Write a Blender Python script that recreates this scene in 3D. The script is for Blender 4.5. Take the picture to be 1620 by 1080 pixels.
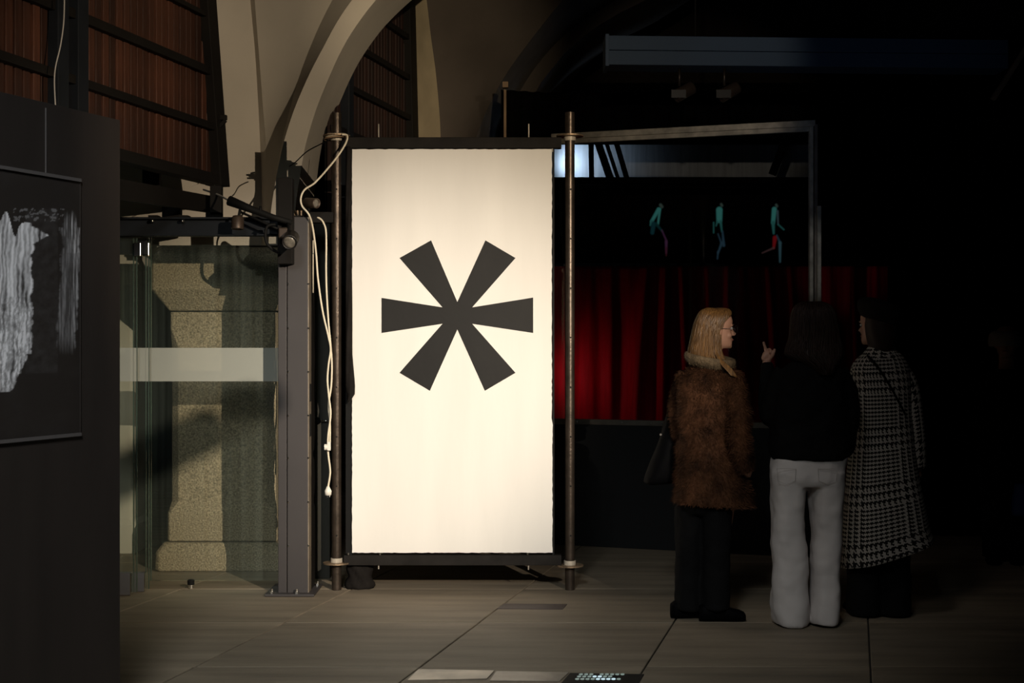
import bpy, bmesh, math, random
import numpy as np
from mathutils import Vector, Matrix, noise

# ------------------------------------------------------------------ clear
for o in list(bpy.data.objects): bpy.data.objects.remove(o)
S = bpy.context.scene
COL = S.collection
R = math.radians
PI = math.pi
F = 2250.0            # focal length in pixels of the 1620 px wide frame

# ------------------------------------------------------------------ camera, world, lights, exposure
cam_d = bpy.data.cameras.new('camera'); cam = bpy.data.objects.new('camera', cam_d); COL.objects.link(cam)
cam.location = (0, 0, 1.5); cam.rotation_euler = (R(90), 0, 0)
cam_d.sensor_width = 36; cam_d.lens = 50; cam_d.clip_end = 100
S.camera = cam
S.view_settings.view_transform = 'Standard'; S.view_settings.look = 'None'
S.view_settings.gamma = 1; S.view_settings.use_curve_mapping = False
S.view_settings.exposure = 0.0
w = bpy.data.worlds.new('world'); S.world = w; w.use_nodes = True
w.node_tree.nodes['Background'].inputs[0].default_value = (0.55, 0.7, 1.0, 1)
w.node_tree.nodes['Background'].inputs[1].default_value = 0.0018

def spot(name, loc, target, power, color, half, blend, radius):
    d = bpy.data.lights.new(name, 'SPOT'); d.energy = power; d.color = color
    d.spot_size = R(2*half); d.spot_blend = blend; d.shadow_soft_size = radius
    o = bpy.data.objects.new(name, d); COL.objects.link(o); o.location = loc
    o.rotation_euler = (Vector(target)-Vector(loc)).to_track_quat('-Z', 'Y').to_euler()
    return o
WARM = (1.0, 0.80, 0.56)
spot('key_spot', (2.8, 1.0, 3.15), (-0.60, 8.6, 1.12), 2330, (1.0, 0.875, 0.73), 12.0, 1.0, 0.007)
spot('wide_spot', (2.8, 1.0, 3.15), (-1.75, 9.2, 1.95), 1250, WARM, 18, 0.7, 0.006)
spot('vault_fill', (1.2, 1.0, 3.15), (-0.80, 12.0, 3.90), 1050, (1.0, 0.80, 0.52), 7, 1.0, 0.03)  # added to brighten the far pier, no fixture there
spot('rail_fill', (0.2, 2.5, 3.4), (1.25, 10.2, 3.45), 230, (1.0, 0.85, 0.66), 7, 0.6, 0.05)  # added to brighten the booth's top rail
spot('stile_fill', (-0.5, 3.0, 1.9), (1.99, 9.86, 2.06), 75, (0.95, 0.97, 1.0), 2.8, 0.8, 0.03)  # narrow light added for the bright stile of the booth
spot('cool_fill', (-0.9, 0.3, 4.4), (-1.1, 6.5, 0.2), 900, (0.93, 0.97, 0.95), 24, 1.0, 0.6)
spot('visitor_fill', (0.1, 4.6, 4.3), (1.35, 7.6, 0.85), 52, (1.0, 0.91, 0.83), 19, 1.0, 0.4)
spot('curtain_lamp', (0.30, 11.72, 1.2), (0.75, 12.1, 1.2), 3.3, (1.0, 0.4, 0.4), 70, 1.0, 0.04)
spot('reflection_light', (0.50, 12.14, 3.07), (0.60, 12.4, 3.07), 17, (0.62, 0.8, 1.0), 60, 0.8, 0.02)  # added to light the board that imitates a reflection
spot('duct_fill', (0.2, 5.0, 1.2), (2.25, 9.6, 3.4), 26, (0.42, 0.62, 1.0), 17, 1.0, 0.3)  # cool fill aimed up at the duct, apart from its hanging lamps

# ------------------------------------------------------------------ helpers
def at(px, py, d): return Vector(((px-810)*d/F, d, 1.5+(540-py)*d/F))

MATS = {}
def mat(name, col, rough=0.6, metal=0.0, var=0.0, scale=8, stretch=(1,1,1), bump=0.0, bscale=40, rnd=0.0, col2=None, coat=0.0, spec=0.5, sheen=0.0, coord='Object'):
    if name in MATS: return MATS[name]
    m = bpy.data.materials.new(name); m.use_nodes = True; nt = m.node_tree; N = nt.nodes; L = nt.links
    b = N['Principled BSDF']; b.inputs['Roughness'].default_value = rough; b.inputs['Metallic'].default_value = metal
    b.inputs['Coat Weight'].default_value = coat; b.inputs['Specular IOR Level'].default_value = spec
    b.inputs['Sheen Weight'].default_value = sheen
    b.inputs['Base Color'].default_value = (*col, 1)
    if var or bump or rnd:
        tc = N.new('ShaderNodeTexCoord'); mp = N.new('ShaderNodeMapping'); mp.inputs['Scale'].default_value = stretch
        L.new(tc.outputs[coord], mp.inputs[0])
    last = None
    if var:
        n = N.new('ShaderNodeTexNoise'); n.inputs['Scale'].default_value = scale; n.inputs['Detail'].default_value = 6
        L.new(mp.outputs[0], n.inputs[0])
        mx = N.new('ShaderNodeMix'); mx.data_type = 'RGBA'
        c2 = col2 if col2 else tuple(c*(1-var) for c in col)
        mx.inputs[6].default_value = (*[min(1, c*(1+(0 if col2 else var*0.5))) for c in col], 1); mx.inputs[7].default_value = (*c2, 1)
        rp = N.new('ShaderNodeMapRange'); rp.inputs[1].default_value = 0.3; rp.inputs[2].default_value = 0.7
        L.new(n.outputs[0], rp.inputs[0]); L.new(rp.outputs[0], mx.inputs[0]); last = mx.outputs[2]
    if rnd:
        oi = N.new('ShaderNodeObjectInfo'); hs = N.new('ShaderNodeHueSaturation')
        mr = N.new('ShaderNodeMapRange'); mr.inputs[3].default_value = 1-rnd; mr.inputs[4].default_value = 1+rnd
        L.new(oi.outputs['Random'], mr.inputs[0]); L.new(mr.outputs[0], hs.inputs['Value'])
        if last: L.new(last, hs.inputs['Color'])
        else: hs.inputs['Color'].default_value = (*col, 1)
        last = hs.outputs[0]
    if last: L.new(last, b.inputs['Base Color'])
    if bump:
        n2 = N.new('ShaderNodeTexNoise'); n2.inputs['Scale'].default_value = bscale; n2.inputs['Detail'].default_value = 8
        L.new(mp.outputs[0], n2.inputs[0]); bp = N.new('ShaderNodeBump'); bp.inputs['Strength'].default_value = bump; bp.inputs['Distance'].default_value = 0.01
        L.new(n2.outputs[0], bp.inputs['Height']); L.new(bp.outputs[0], b.inputs['Normal'])
    MATS[name] = m
    return m

def glass(name, tint, fr=1.45, reflection_streaks=0.0):
    m = bpy.data.materials.new(name); m.use_nodes = True; nt = m.node_tree; N = nt.nodes; L = nt.links
    N.remove(N['Principled BSDF']); out = N['Material Output']
    t = N.new('ShaderNodeBsdfTransparent'); t.inputs[0].default_value = (*tint, 1)
    g = N.new('ShaderNodeBsdfGlossy'); g.inputs['Roughness'].default_value = 0.02; g.inputs[0].default_value = (0.9, 1, 0.95, 1)
    f = N.new('ShaderNodeFresnel'); f.inputs[0].default_value = fr
    mx = N.new('ShaderNodeMixShader'); L.new(f.outputs[0], mx.inputs[0]); L.new(t.outputs[0], mx.inputs[1]); L.new(g.outputs[0], mx.inputs[2])
    last = mx.outputs[0]
    if reflection_streaks:
        d = N.new('ShaderNodeBsdfDiffuse'); d.inputs[0].default_value = (0.5, 0.6, 0.55, 1)  # reflections on the pane imitated by pale vertical streaks
        m2 = N.new('ShaderNodeMixShader')
        tc = N.new('ShaderNodeTexCoord'); mp = N.new('ShaderNodeMapping'); mp.inputs['Scale'].default_value = (30, 30, 0.4)
        n = N.new('ShaderNodeTexNoise'); n.inputs['Scale'].default_value = 1; n.inputs['Detail'].default_value = 3
        L.new(tc.outputs['Object'], mp.inputs[0]); L.new(mp.outputs[0], n.inputs[0])
        mr = N.new('ShaderNodeMapRange'); mr.inputs[1].default_value = 0.35; mr.inputs[2].default_value = 0.75; mr.inputs[3].default_value = reflection_streaks*0.3; mr.inputs[4].default_value = reflection_streaks
        L.new(n.outputs[0], mr.inputs[0]); L.new(mr.outputs[0], m2.inputs[0])
        L.new(last, m2.inputs[1]); L.new(d.outputs[0], m2.inputs[2]); last = m2.outputs[0]
    L.new(last, out.inputs[0]); MATS[name] = m
    return m

def vcol_mat(name, emis=0.0, rough=0.6):
    m = bpy.data.materials.new(name); m.use_nodes = True; nt = m.node_tree; b = nt.nodes['Principled BSDF']
    a = nt.nodes.new('ShaderNodeAttribute'); a.attribute_name = 'print'
    b.inputs['Roughness'].default_value = rough
    if emis:
        b.inputs['Base Color'].default_value = (0.0035, 0.0032, 0.0032, 1); b.inputs['Specular IOR Level'].default_value = 0.0; b.inputs['Roughness'].default_value = 0.95
        nt.links.new(a.outputs[0], b.inputs['Emission Color']); b.inputs['Emission Strength'].default_value = emis
    else: nt.links.new(a.outputs[0], b.inputs['Base Color'])
    return m

class MB:
    def __init__(s): s.v = []; s.f = []; s.uv = {}
    def add(s, vs, fs, uvs=None):
        k = len(s.v); s.v += [tuple(v) for v in vs]; 
        for i, f in enumerate(fs):
            if uvs: s.uv[len(s.f)] = uvs[i]
            s.f.append(tuple(j+k for j in f))
        return s
    def box(s, x0, x1, y0, y1, z0, z1, M=None):
        vs = [Vector((x, y, z)) for z in (z0, z1) for x, y in ((x0, y0), (x1, y0), (x1, y1), (x0, y1))]
        if M: vs = [M @ v for v in vs]
        return s.add(vs, [(3,2,1,0), (4,5,6,7), (0,1,5,4), (1,2,6,5), (2,3,7,6), (3,0,4,7)])
    def hexa(s, a, b, c, d, e, f, g, h):
        return s.add([a,b,c,d,e,f,g,h], [(3,2,1,0), (4,5,6,7), (0,1,5,4), (1,2,6,5), (2,3,7,6), (3,0,4,7)])
    def bar(s, p, q, wid, dep, up=Vector((0,0,1))):
        p = Vector(p); q = Vector(q); t = (q-p).normalized()
        a = t.cross(up)
        if a.length < 1e-4: a = Vector((1,0,0))
        a.normalize(); b = a.cross(t).normalized(); a = a*wid/2; b = b*dep/2
        return s.hexa(p-a-b, p+a-b, p+a+b, p-a+b, q-a-b, q+a-b, q+a+b, q-a+b)
    def loft(s, rings, cap=True, uvs=None):
        n = len(rings[0]); vs = [p for r in rings for p in r]; fs = []; us = []
        for i in range(len(rings)-1):
            for j in range(n):
                k = (j+1) % n
                fs.append((i*n+j, i*n+k, (i+1)*n+k, (i+1)*n+j))
                if uvs:
                    ju = j+1
                    us.append([uvs(i, j), uvs(i, ju), uvs(i+1, ju), uvs(i+1, j)])
        if cap:
            fs.append(tuple(range(n-1, -1, -1))); fs.append(tuple((len(rings)-1)*n+j for j in range(n)))
            if uvs: us += [[(0,0)]*n, [(0,0)]*n]
        return s.add(vs, fs, us if uvs else None)
    def tube(s, pts, r, n=8, cap=True):
        pts = [Vector(p) for p in pts]; rs = r if isinstance(r, (list, tuple)) else [r]*len(pts)
        rings = []; ref = None
        for i, p in enumerate(pts):
            t = (pts[min(i+1, len(pts)-1)]-pts[max(i-1, 0)]).normalized()
            if i and t.dot(pt) < 0: t = -t
            pt = t
            if ref is None:
                ref = t.cross(Vector((0,0,1)))
                if ref.length < 0.1: ref = Vector((1,0,0))
                ref.normalize()
            a = (ref - t*ref.dot(t)).normalized(); ref = a; b = t.cross(a)
            rings.append([p+(a*math.cos(2*PI*k/n)+b*math.sin(2*PI*k/n))*rs[i] for k in range(n)])
        return s.loft(rings, cap)
    def ell(s, c, rx, ry, rz, n=16, m=10, M=None):
        c = Vector(c); rings = []
        for i in range(m+1):
            a = -PI/2+PI*i/m; ca = max(math.cos(a), 0.02)
            rr = [Vector((rx*ca*math.cos(2*PI*k/n), ry*ca*math.sin(2*PI*k/n), rz*math.sin(a))) for k in range(n)]
            if M: rr = [M @ v for v in rr]
            rings.append([c+v for v in rr])
        return s.loft(rings)
    def build(s, name, m, parent=None, smooth=False, bevel=0.0, solid=0.0, voxel=0.0, wrinkle=0.0, wscale=8, smoothit=0):
        me = bpy.data.meshes.new(name); me.from_pydata(s.v, [], s.f); me.update()
        if s.uv:
            ul = me.uv_layers.new(name='UVMap')
            for p in me.polygons:
                u = s.uv.get(p.index)
                if u:
                    for q, li in enumerate(p.loop_indices): ul.data[li].uv = u[q]
        if m: me.materials.append(m)
        bm = bmesh.new(); bm.from_mesh(me); bmesh.ops.recalc_face_normals(bm, faces=bm.faces[:]); bm.to_mesh(me); bm.free()
        o = bpy.data.objects.new(name, me); COL.objects.link(o)
        if parent: o.parent = parent
        if smooth:
            for p in me.polygons: p.use_smooth = True
        if solid:
            sd = o.modifiers.new('solid', 'SOLIDIFY'); sd.thickness = solid; sd.offset = 0
        if bevel:
            bv = o.modifiers.new('bevel', 'BEVEL'); bv.width = bevel; bv.segments = 2; bv.limit_method = 'ANGLE'
        if voxel:
            rm = o.modifiers.new('remesh', 'REMESH'); rm.mode = 'VOXEL'; rm.voxel_size = voxel; rm.use_smooth_shade = True
            if smoothit:
                sm = o.modifiers.new('smooth', 'SMOOTH'); sm.factor = 0.5; sm.iterations = smoothit
        if wrinkle:
            tx = bpy.data.textures.new(name+'_folds', 'CLOUDS'); tx.noise_scale = 1.0/wscale; tx.noise_depth = 2
            dm = o.modifiers.new('folds', 'DISPLACE'); dm.texture = tx; dm.strength = wrinkle; dm.mid_level = 0.5; dm.texture_coords = 'LOCAL'
        return o

def tag(o, label=None, cat=None, group=None, kind=None):
    if label: o['label'] = label
    if cat: o['category'] = cat
    if group: o['group'] = group
    if kind: o['kind'] = kind
    return o
def thing(name, label, cat, loc=(0,0,0), group=None, rz=0):
    o = bpy.data.objects.new(name, None); COL.objects.link(o); o.location = loc; o.rotation_euler = (0, 0, rz)
    o.empty_display_size = 0.1
    return tag(o, label, cat, group)
def reparent(root):     # parts are modelled in world space: keep them there under a moved root
    bpy.context.view_layer.update()
    inv = root.matrix_world.inverted()
    for c in root.children: c.matrix_parent_inverse = inv
def copy_part(o, parent, off=(0,0,0)):
    c = o.copy(); COL.objects.link(c); c.parent = parent; c.matrix_parent_inverse = o.matrix_parent_inverse.copy()
    c.location = Vector(o.location)+Vector(off)
    return c
def smoothpts(pts, n=8):
    P = [Vector(p) for p in pts]; out = []
    for i in range(len(P)-1):
        p0 = P[max(i-1,0)]; p1 = P[i]; p2 = P[i+1]; p3 = P[min(i+2, len(P)-1)]
        for k in range(n):
            t = k/n
            out.append(0.5*((2*p1)+(p2-p0)*t+(2*p0-5*p1+4*p2-p3)*t*t+(3*p1-p0-3*p2+p3)*t**3))
    out.append(P[-1]); return out
def interp(tab, y):
    if y <= tab[0][0]: return tab[0][1]
    for (a, b), (c, d) in zip(tab, tab[1:]):
        if y <= c: return b+(d-b)*(y-a)/(c-a)
    return tab[-1][1]

# ------------------------------------------------------------------ materials
M_slab = mat('paving', (0.25, 0.205, 0.150), 0.62, var=0.35, scale=3.0, stretch=(0.35, 2.2, 1), bump=0.35, bscale=60, rnd=0.07, spec=0.35)
M_joint = mat('joint_earth', (0.03, 0.025, 0.02), 0.9, var=0.3)
M_plaster = mat('lime_plaster', (0.50, 0.46, 0.40), 0.85, var=0.12, scale=1.6, bump=0.12, bscale=25, spec=0.1)
M_plaster_dark = mat('shaded_plaster', (0.125, 0.105, 0.093), 0.9, var=0.25, scale=1.3, bump=0.12, bscale=20, spec=0.1)  # plaster darkened: the unlit vault's shade is put into the colour
M_granite = mat('granite', (0.36, 0.30, 0.205), 0.8, var=0.6, scale=100, bump=0.9, bscale=90, spec=0.3)
M_wood = mat('slat_wood', (0.058, 0.020, 0.0105), 0.6, var=0.45, scale=5, stretch=(6, 6, 0.6), bump=0.25, bscale=30, rnd=0.55)
M_black = mat('black_steel', (0.010, 0.0088, 0.008), 0.65, spec=0.15, var=0.2, scale=5)
M_bluesteel = mat('blue_black_steel', (0.010, 0.0125, 0.017), 0.6, spec=0.2, var=0.2)
M_column = mat('grey_painted_steel', (0.048, 0.043, 0.044), 0.55, metal=0.0, var=0.1, scale=3)
M_edge = mat('bare_steel_edge', (0.30, 0.25, 0.19), 0.45, metal=0.5, var=0.3)
M_chrome = mat('chrome', (0.75, 0.74, 0.70), 0.2, metal=1.0)
M_tube = mat('scaffold_steel', (0.085, 0.066, 0.052), 0.36, metal=0.7, var=0.4, scale=12, bump=0.15, bscale=60)
M_rust = mat('worn_flange', (0.36, 0.26, 0.17), 0.5, metal=0.7, var=0.4, scale=30)
M_frame = mat('panel_frame_paint', (0.016, 0.014, 0.0125), 0.7, spec=0.15, var=0.3, scale=10, bump=0.1)
M_white = mat('painted_board', (0.86, 0.84, 0.80), 0.75, var=0.05, scale=1.5, stretch=(3, 1, 0.5), bump=0.04, bscale=15, spec=0.15)
M_ink = mat('black_paint', (0.009, 0.0085, 0.008), 0.6, spec=0.3, var=0.2, scale=4, bump=0.12, bscale=12)
M_cable = mat('cream_cable', (0.80, 0.72, 0.56), 0.5)
M_plug = mat('plug_plastic', (0.85, 0.82, 0.74), 0.4)
M_rubber = mat('black_rubber', (0.006, 0.006, 0.006), 0.7, spec=0.2)
M_cloth = mat('black_cloth', (0.014, 0.012, 0.011), 0.9, var=0.3, scale=12, bump=0.4, bscale=25, spec=0.1)
M_drape = mat('black_drape', (0.0035, 0.0032, 0.0032), 0.95, spec=0.0)
M_curtain = mat('red_curtain', (0.27, 0.0012, 0.009), 0.6, var=0.35, scale=4, stretch=(6, 6, 0.5), spec=0.08)
M_panel = mat('dark_panel', (0.027, 0.0205, 0.018), 0.62, var=0.25, scale=3, stretch=(2, 2, 0.4), bump=0.05)
M_tape = mat('grey_batten', (0.11, 0.10, 0.10), 0.5)
M_duct = mat('blue_grey_duct', (0.05, 0.085, 0.14), 0.6, var=0.15, scale=2, metal=0.1)
M_alu = mat('aluminium_profile', (0.50, 0.45, 0.37), 0.5, metal=0.15, var=0.4, scale=14)
M_timber = mat('brown_timber', (0.22, 0.14, 0.08), 0.7, var=0.4, scale=6)
M_glass = glass('door_glass', (0.955, 0.968, 0.945), 1.45, reflection_streaks=0.035)
M_glass_edge = mat('glass_edge', (0.055, 0.085, 0.07), 0.25, spec=0.6)
M_booth_glass = glass('booth_glass', (0.96, 0.96, 0.965), 1.14)
M_frost = mat('frosted_film', (0.50, 0.52, 0.47), 0.8)
_n = M_frost.node_tree; _t = _n.nodes.new('ShaderNodeBsdfTransparent'); _x = _n.nodes.new('ShaderNodeMixShader'); _x.inputs[0].default_value = 0.5
_n.links.new(_n.nodes['Principled BSDF'].outputs[0], _x.inputs[1]); _n.links.new(_t.outputs[0], _x.inputs[2]); _n.links.new(_x.outputs[0], _n.nodes['Material Output'].inputs[0])
M_shoe = mat('grey_door_shoe', (0.15, 0.16, 0.19), 0.4, metal=0.3)
M_skin = mat('skin', (0.48, 0.26, 0.18), 0.5, var=0.08, scale=20)

# ------------------------------------------------------------------ SETTING: floor
floor_mb = MB().box(-9, 12, -1, 16, -0.2, -0.012)
floor = tag(floor_mb.build('floor', M_joint), kind='structure')
SK = 0.24; W_ = 1.04; H_ = 1.03
g = 0.004
sl = MB()
sl.hexa(Vector((g, g, -0.08)), Vector((W_-g, g, -0.08)), Vector((W_-g+SK*(H_-g), H_-g/2, -0.08)), Vector((g+SK*(H_-g), H_-g/2, -0.08)),
        Vector((g, g, 0)), Vector((W_-g, g, 0)), Vector((W_-g+SK*(H_-g), H_-g/2, 0)), Vector((g+SK*(H_-g), H_-g/2, 0)))
slab0 = None
random.seed(3)
for j in range(-5, 8):
    Y = 7.6+H_*j
    for i in range(-4, 8):
        X = -3.04+SK*Y+W_*i
        if slab0 is None: o = slab0 = sl.build('paving_slab', M_slab, floor, bevel=0.004)
        else: o = slab0.copy(); COL.objects.link(o)
        o.location = (X, Y, -random.random()*0.002)

# ------------------------------------------------------------------ SETTING: vaults
# pier one: face curve of the arch (image x at a given y, at distance 9.55)
DF = 9.55
ys = [-110, -60, -25, 0, 30, 60, 95, 130, 160, 185, 210, 240, 290, 340, 388]
face_r = [(-110, 725), (-50, 648), (0, 595), (49, 558), (86, 537), (133, 516), (168, 502), (205, 490), (240, 481), (340, 466), (470, 456)]
face_l = [(-110, 665), (-50, 600), (0, 557), (37, 532), (74, 512), (106, 495), (138, 480), (180, 463), (237, 446), (340, 428), (470, 422)]
step_l = [(-110, 600), (-50, 557), (0, 526), (37, 507), (74, 491), (116, 475), (153, 464), (195, 453), (235, 444), (340, 425), (470, 420)]
crease = [(-110, 396), (0, 403), (90, 410), (170, 416), (240, 421), (340, 418), (470, 416)]
crease_l = [(-110, 388), (0, 396), (90, 404), (240, 412), (340, 414), (470, 413)]
def strip(cols, name, m, solid=0.0, parent=None, smooth=True):
    # cols: list of columns; each column a list of points
    mb = MB(); n = len(cols[0]); vs = [p for c in cols for p in c]; fs = []
    for i in range(len(cols)-1):
        for j in range(n-1): fs.append((i*n+j, (i+1)*n+j, (i+1)*n+j+1, i*n+j+1))
    mb.add(vs, fs); return mb.build(name, m, parent, smooth=smooth, solid=solid)
def dens(tab_fn, n=40): 
    lo, hi = ys[0], ys[-1]
    return [tab_fn(lo+(hi-lo)*k/n) for k in range(n+1)]
def spl(tab, y):   # smooth interpolation (Catmull-Rom by y)
    for i in range(len(tab)-1):
        if y <= tab[i+1][0] or i == len(tab)-2:
            y0, x0 = tab[i]; y1, x1 = tab[i+1]
            xm = tab[i-1] if i > 0 else (2*y0-y1, 2*x0-x1); xp = tab[i+2] if i+2 < len(tab) else (2*y1-y0, 2*x1-x0)
            m0 = (x1-xm[1])/(y1-xm[0])*(y1-y0); m1 = (xp[1]-x0)/(xp[0]-y0)*(y1-y0)
            t = (y-y0)/(y1-y0); t2 = t*t; t3 = t2*t
            return (2*t3-3*t2+1)*x0+(t3-2*t2+t)*m0+(-2*t3+3*t2)*x1+(t3-t2)*m1
wall_left = bpy.data.objects.new('wall_left', None); COL.objects.link(wall_left); tag(wall_left, kind='structure')
fr = dens(lambda y: at(spl(face_r, y), y, DF))
fl = dens(lambda y: at(spl(face_l, y), y, DF+0.02))
stp = dens(lambda y: at(spl(step_l, y), y, DF+0.22))
cr = dens(lambda y: at(spl(crease, y), y, DF+0.40))
crl = dens(lambda y: at(spl(crease_l, y), y, DF+0.46))
mid = [(a+b)/2+Vector((0, 0.03, 0)) for a, b in zip(cr, stp)]
web0 = dens(lambda y: at(340, y, DF+0.25)); webm = dens(lambda y: at(372, y, DF+0.38))
web1 = dens(lambda y: at(262, y, DF+0.25)); web2 = dens(lambda y: at(150, y, DF+0.30))
sof = [p+Vector((0, 0.75, 0)) for p in fr]; sofb = [p+Vector((-1.6, 0.0, 0)) for p in sof]
strip([web2, web1, web0, webm, crl], 'vault_web', M_plaster, parent=wall_left)
strip([crl, cr], 'vault_rib', M_plaster, parent=wall_left, smooth=False)
strip([cr, mid, stp], 'vault_web', M_plaster, parent=wall_left)
strip([stp, fl], 'arch_step', M_plaster, parent=wall_left)
strip([fl, fr], 'arch_face', M_plaster, parent=wall_left)
strip([fr, sof], 'arch_soffit', M_plaster, parent=wall_left)
strip([sof, sofb], 'arch_back', M_plaster, parent=wall_left)

# pier two beyond the arch, and the dark vault to its right
wall_back = bpy.data.objects.new('wall_back', None); COL.objects.link(wall_back); tag(wall_back, kind='structure')
p2l = [(-110, 622), (0, 633), (100, 645), (215, 653), (470, 655), (760, 655)]
p2r = [(-110, 662), (0, 675), (60, 682), (120, 690), (215, 697), (470, 699), (760, 699)]
ys = [-110, 760]
A = dens(lambda y: at(spl(p2l, y), y, 12.3)); B = dens(lambda y: at(spl(p2r, y), y, 12.0))
A2 = [p+Vector((0.05, 1.4, 0)) for p in A]
strip([A2, A], 'pier_return', M_plaster, parent=wall_back)
strip([A, B], 'pier_face', mat('lit_ochre_plaster', (0.74, 0.62, 0.43), 0.85, var=0.2, scale=3, bump=0.1, bscale=20, spec=0.1), parent=wall_back)  # ochre plaster lightened to carry the light falling on this pier
v_r = [(-110, 985), (0, 890), (60, 842), (115, 802), (160, 777), (215, 754), (300, 728), (470, 706), (760, 702)]
C0 = dens(lambda y: at(spl(v_r, y), y, 11.75)); B1 = [(a*0.5+b*0.5)+Vector((0, 0.10, 0)) for a, b in zip(B, C0)]
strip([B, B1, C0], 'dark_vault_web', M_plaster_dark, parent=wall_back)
b_l = [(-110, 1130), (0, 975), (45, 905), (90, 860), (140, 825), (215, 790), (300, 765), (470, 740), (760, 730)]
b_r = [(-110, 1190), (0, 1022), (30, 962), (75, 903), (110, 872), (140, 850), (215, 815), (300, 790), (470, 765), (760, 755)]
D0 = dens(lambda y: at(spl(b_l, y), y, 12.25)); E0 = dens(lambda y: at(spl(b_r, y), y, 12.2)); E1 = [p+Vector((0.15, 0.9, 0)) for p in E0]
strip([C0, D0], 'dark_arch_reveal', mat('shaded_arch_plaster', (0.10, 0.09, 0.085), 0.9, var=0.2), parent=wall_back)  # plaster darkened to hold the shade under the arch
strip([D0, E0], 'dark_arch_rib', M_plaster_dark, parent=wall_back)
strip([E0, E1], 'dark_arch_soffit', mat('shaded_arch_plaster', (0.10, 0.09, 0.085)), parent=wall_back)
# back closure and ceiling in darkness
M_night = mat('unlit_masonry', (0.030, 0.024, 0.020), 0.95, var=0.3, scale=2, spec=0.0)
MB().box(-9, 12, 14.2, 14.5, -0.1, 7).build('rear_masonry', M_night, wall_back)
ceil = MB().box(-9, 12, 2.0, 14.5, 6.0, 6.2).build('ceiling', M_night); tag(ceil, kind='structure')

# ------------------------------------------------------------------ granite pier
gp = thing('granite_pier', 'rough granite pier with chamfered corners seen through the glass doors', 'pier', (-1.9, 9.66, 0))
def chring(cx, cy, hw, hd, c, z):
    c = max(c, 0.004)
    return [Vector((cx+sx, cy+sy, z)) for sx, sy in ((-hw+c, -hd), (hw-c, -hd), (hw, -hd+c), (hw, hd-c), (hw-c, hd), (-hw+c, hd), (-hw, hd-c), (-hw, -hd+c))]
cx, cy = -1.905, 9.70  # centre of the granite pier
MB().loft([chring(cx, cy, 0.43, 0.43, 0.03, 0.0), chring(cx, cy, 0.43, 0.43, 0.03, 0.12), chring(cx, cy, 0.385, 0.385, 0.03, 0.183)]).build('plinth', M_granite, gp, bevel=0.012)
MB().loft([chring(cx, cy, 0.36, 0.36, 0.015, 0.189), chring(cx, cy, 0.36, 0.36, 0.015, 0.37), chring(cx, cy, 0.345, 0.345, 0.055, 0.45),
           chring(cx, cy, 0.345, 0.345, 0.055, 1.46), chring(cx, cy, 0.345, 0.345, 0.01, 1.58), chring(cx, cy, 0.345, 0.345, 0.01, 1.694)]).build('shaft', M_granite, gp, bevel=0.006)
MB().loft([chring(cx, cy, 0.35, 0.35, 0.01, 1.702), chring(cx, cy, 0.45, 0.45, 0.02, 1.84), chring(cx, cy, 0.45, 0.45, 0.02, 2.07), chring(cx, cy, 0.40, 0.42, 0.02, 2.115)]).build('capstone', M_granite, gp, bevel=0.01)
reparent(gp)
fp = thing('pale_stone_pier', 'narrow pale stone pier far left behind the stacked glass panes', 'pier', (-2.8, 10.2, 0))
MB().loft([chring(-2.86, 10.25, 0.20, 0.2, 0.02, 0.0), chring(-2.86, 10.25, 0.20, 0.2, 0.02, 0.2), chring(-2.86, 10.25, 0.18, 0.18, 0.02, 0.24), chring(-2.86, 10.25, 0.18, 0.18, 0.02, 1.9), chring(-2.86, 10.25, 0.22, 0.22, 0.02, 2.0), chring(-2.86, 10.25, 0.22, 0.22, 0.02, 2.2)]).build('shaft', M_plaster, fp, bevel=0.006)
reparent(fp)

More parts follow.
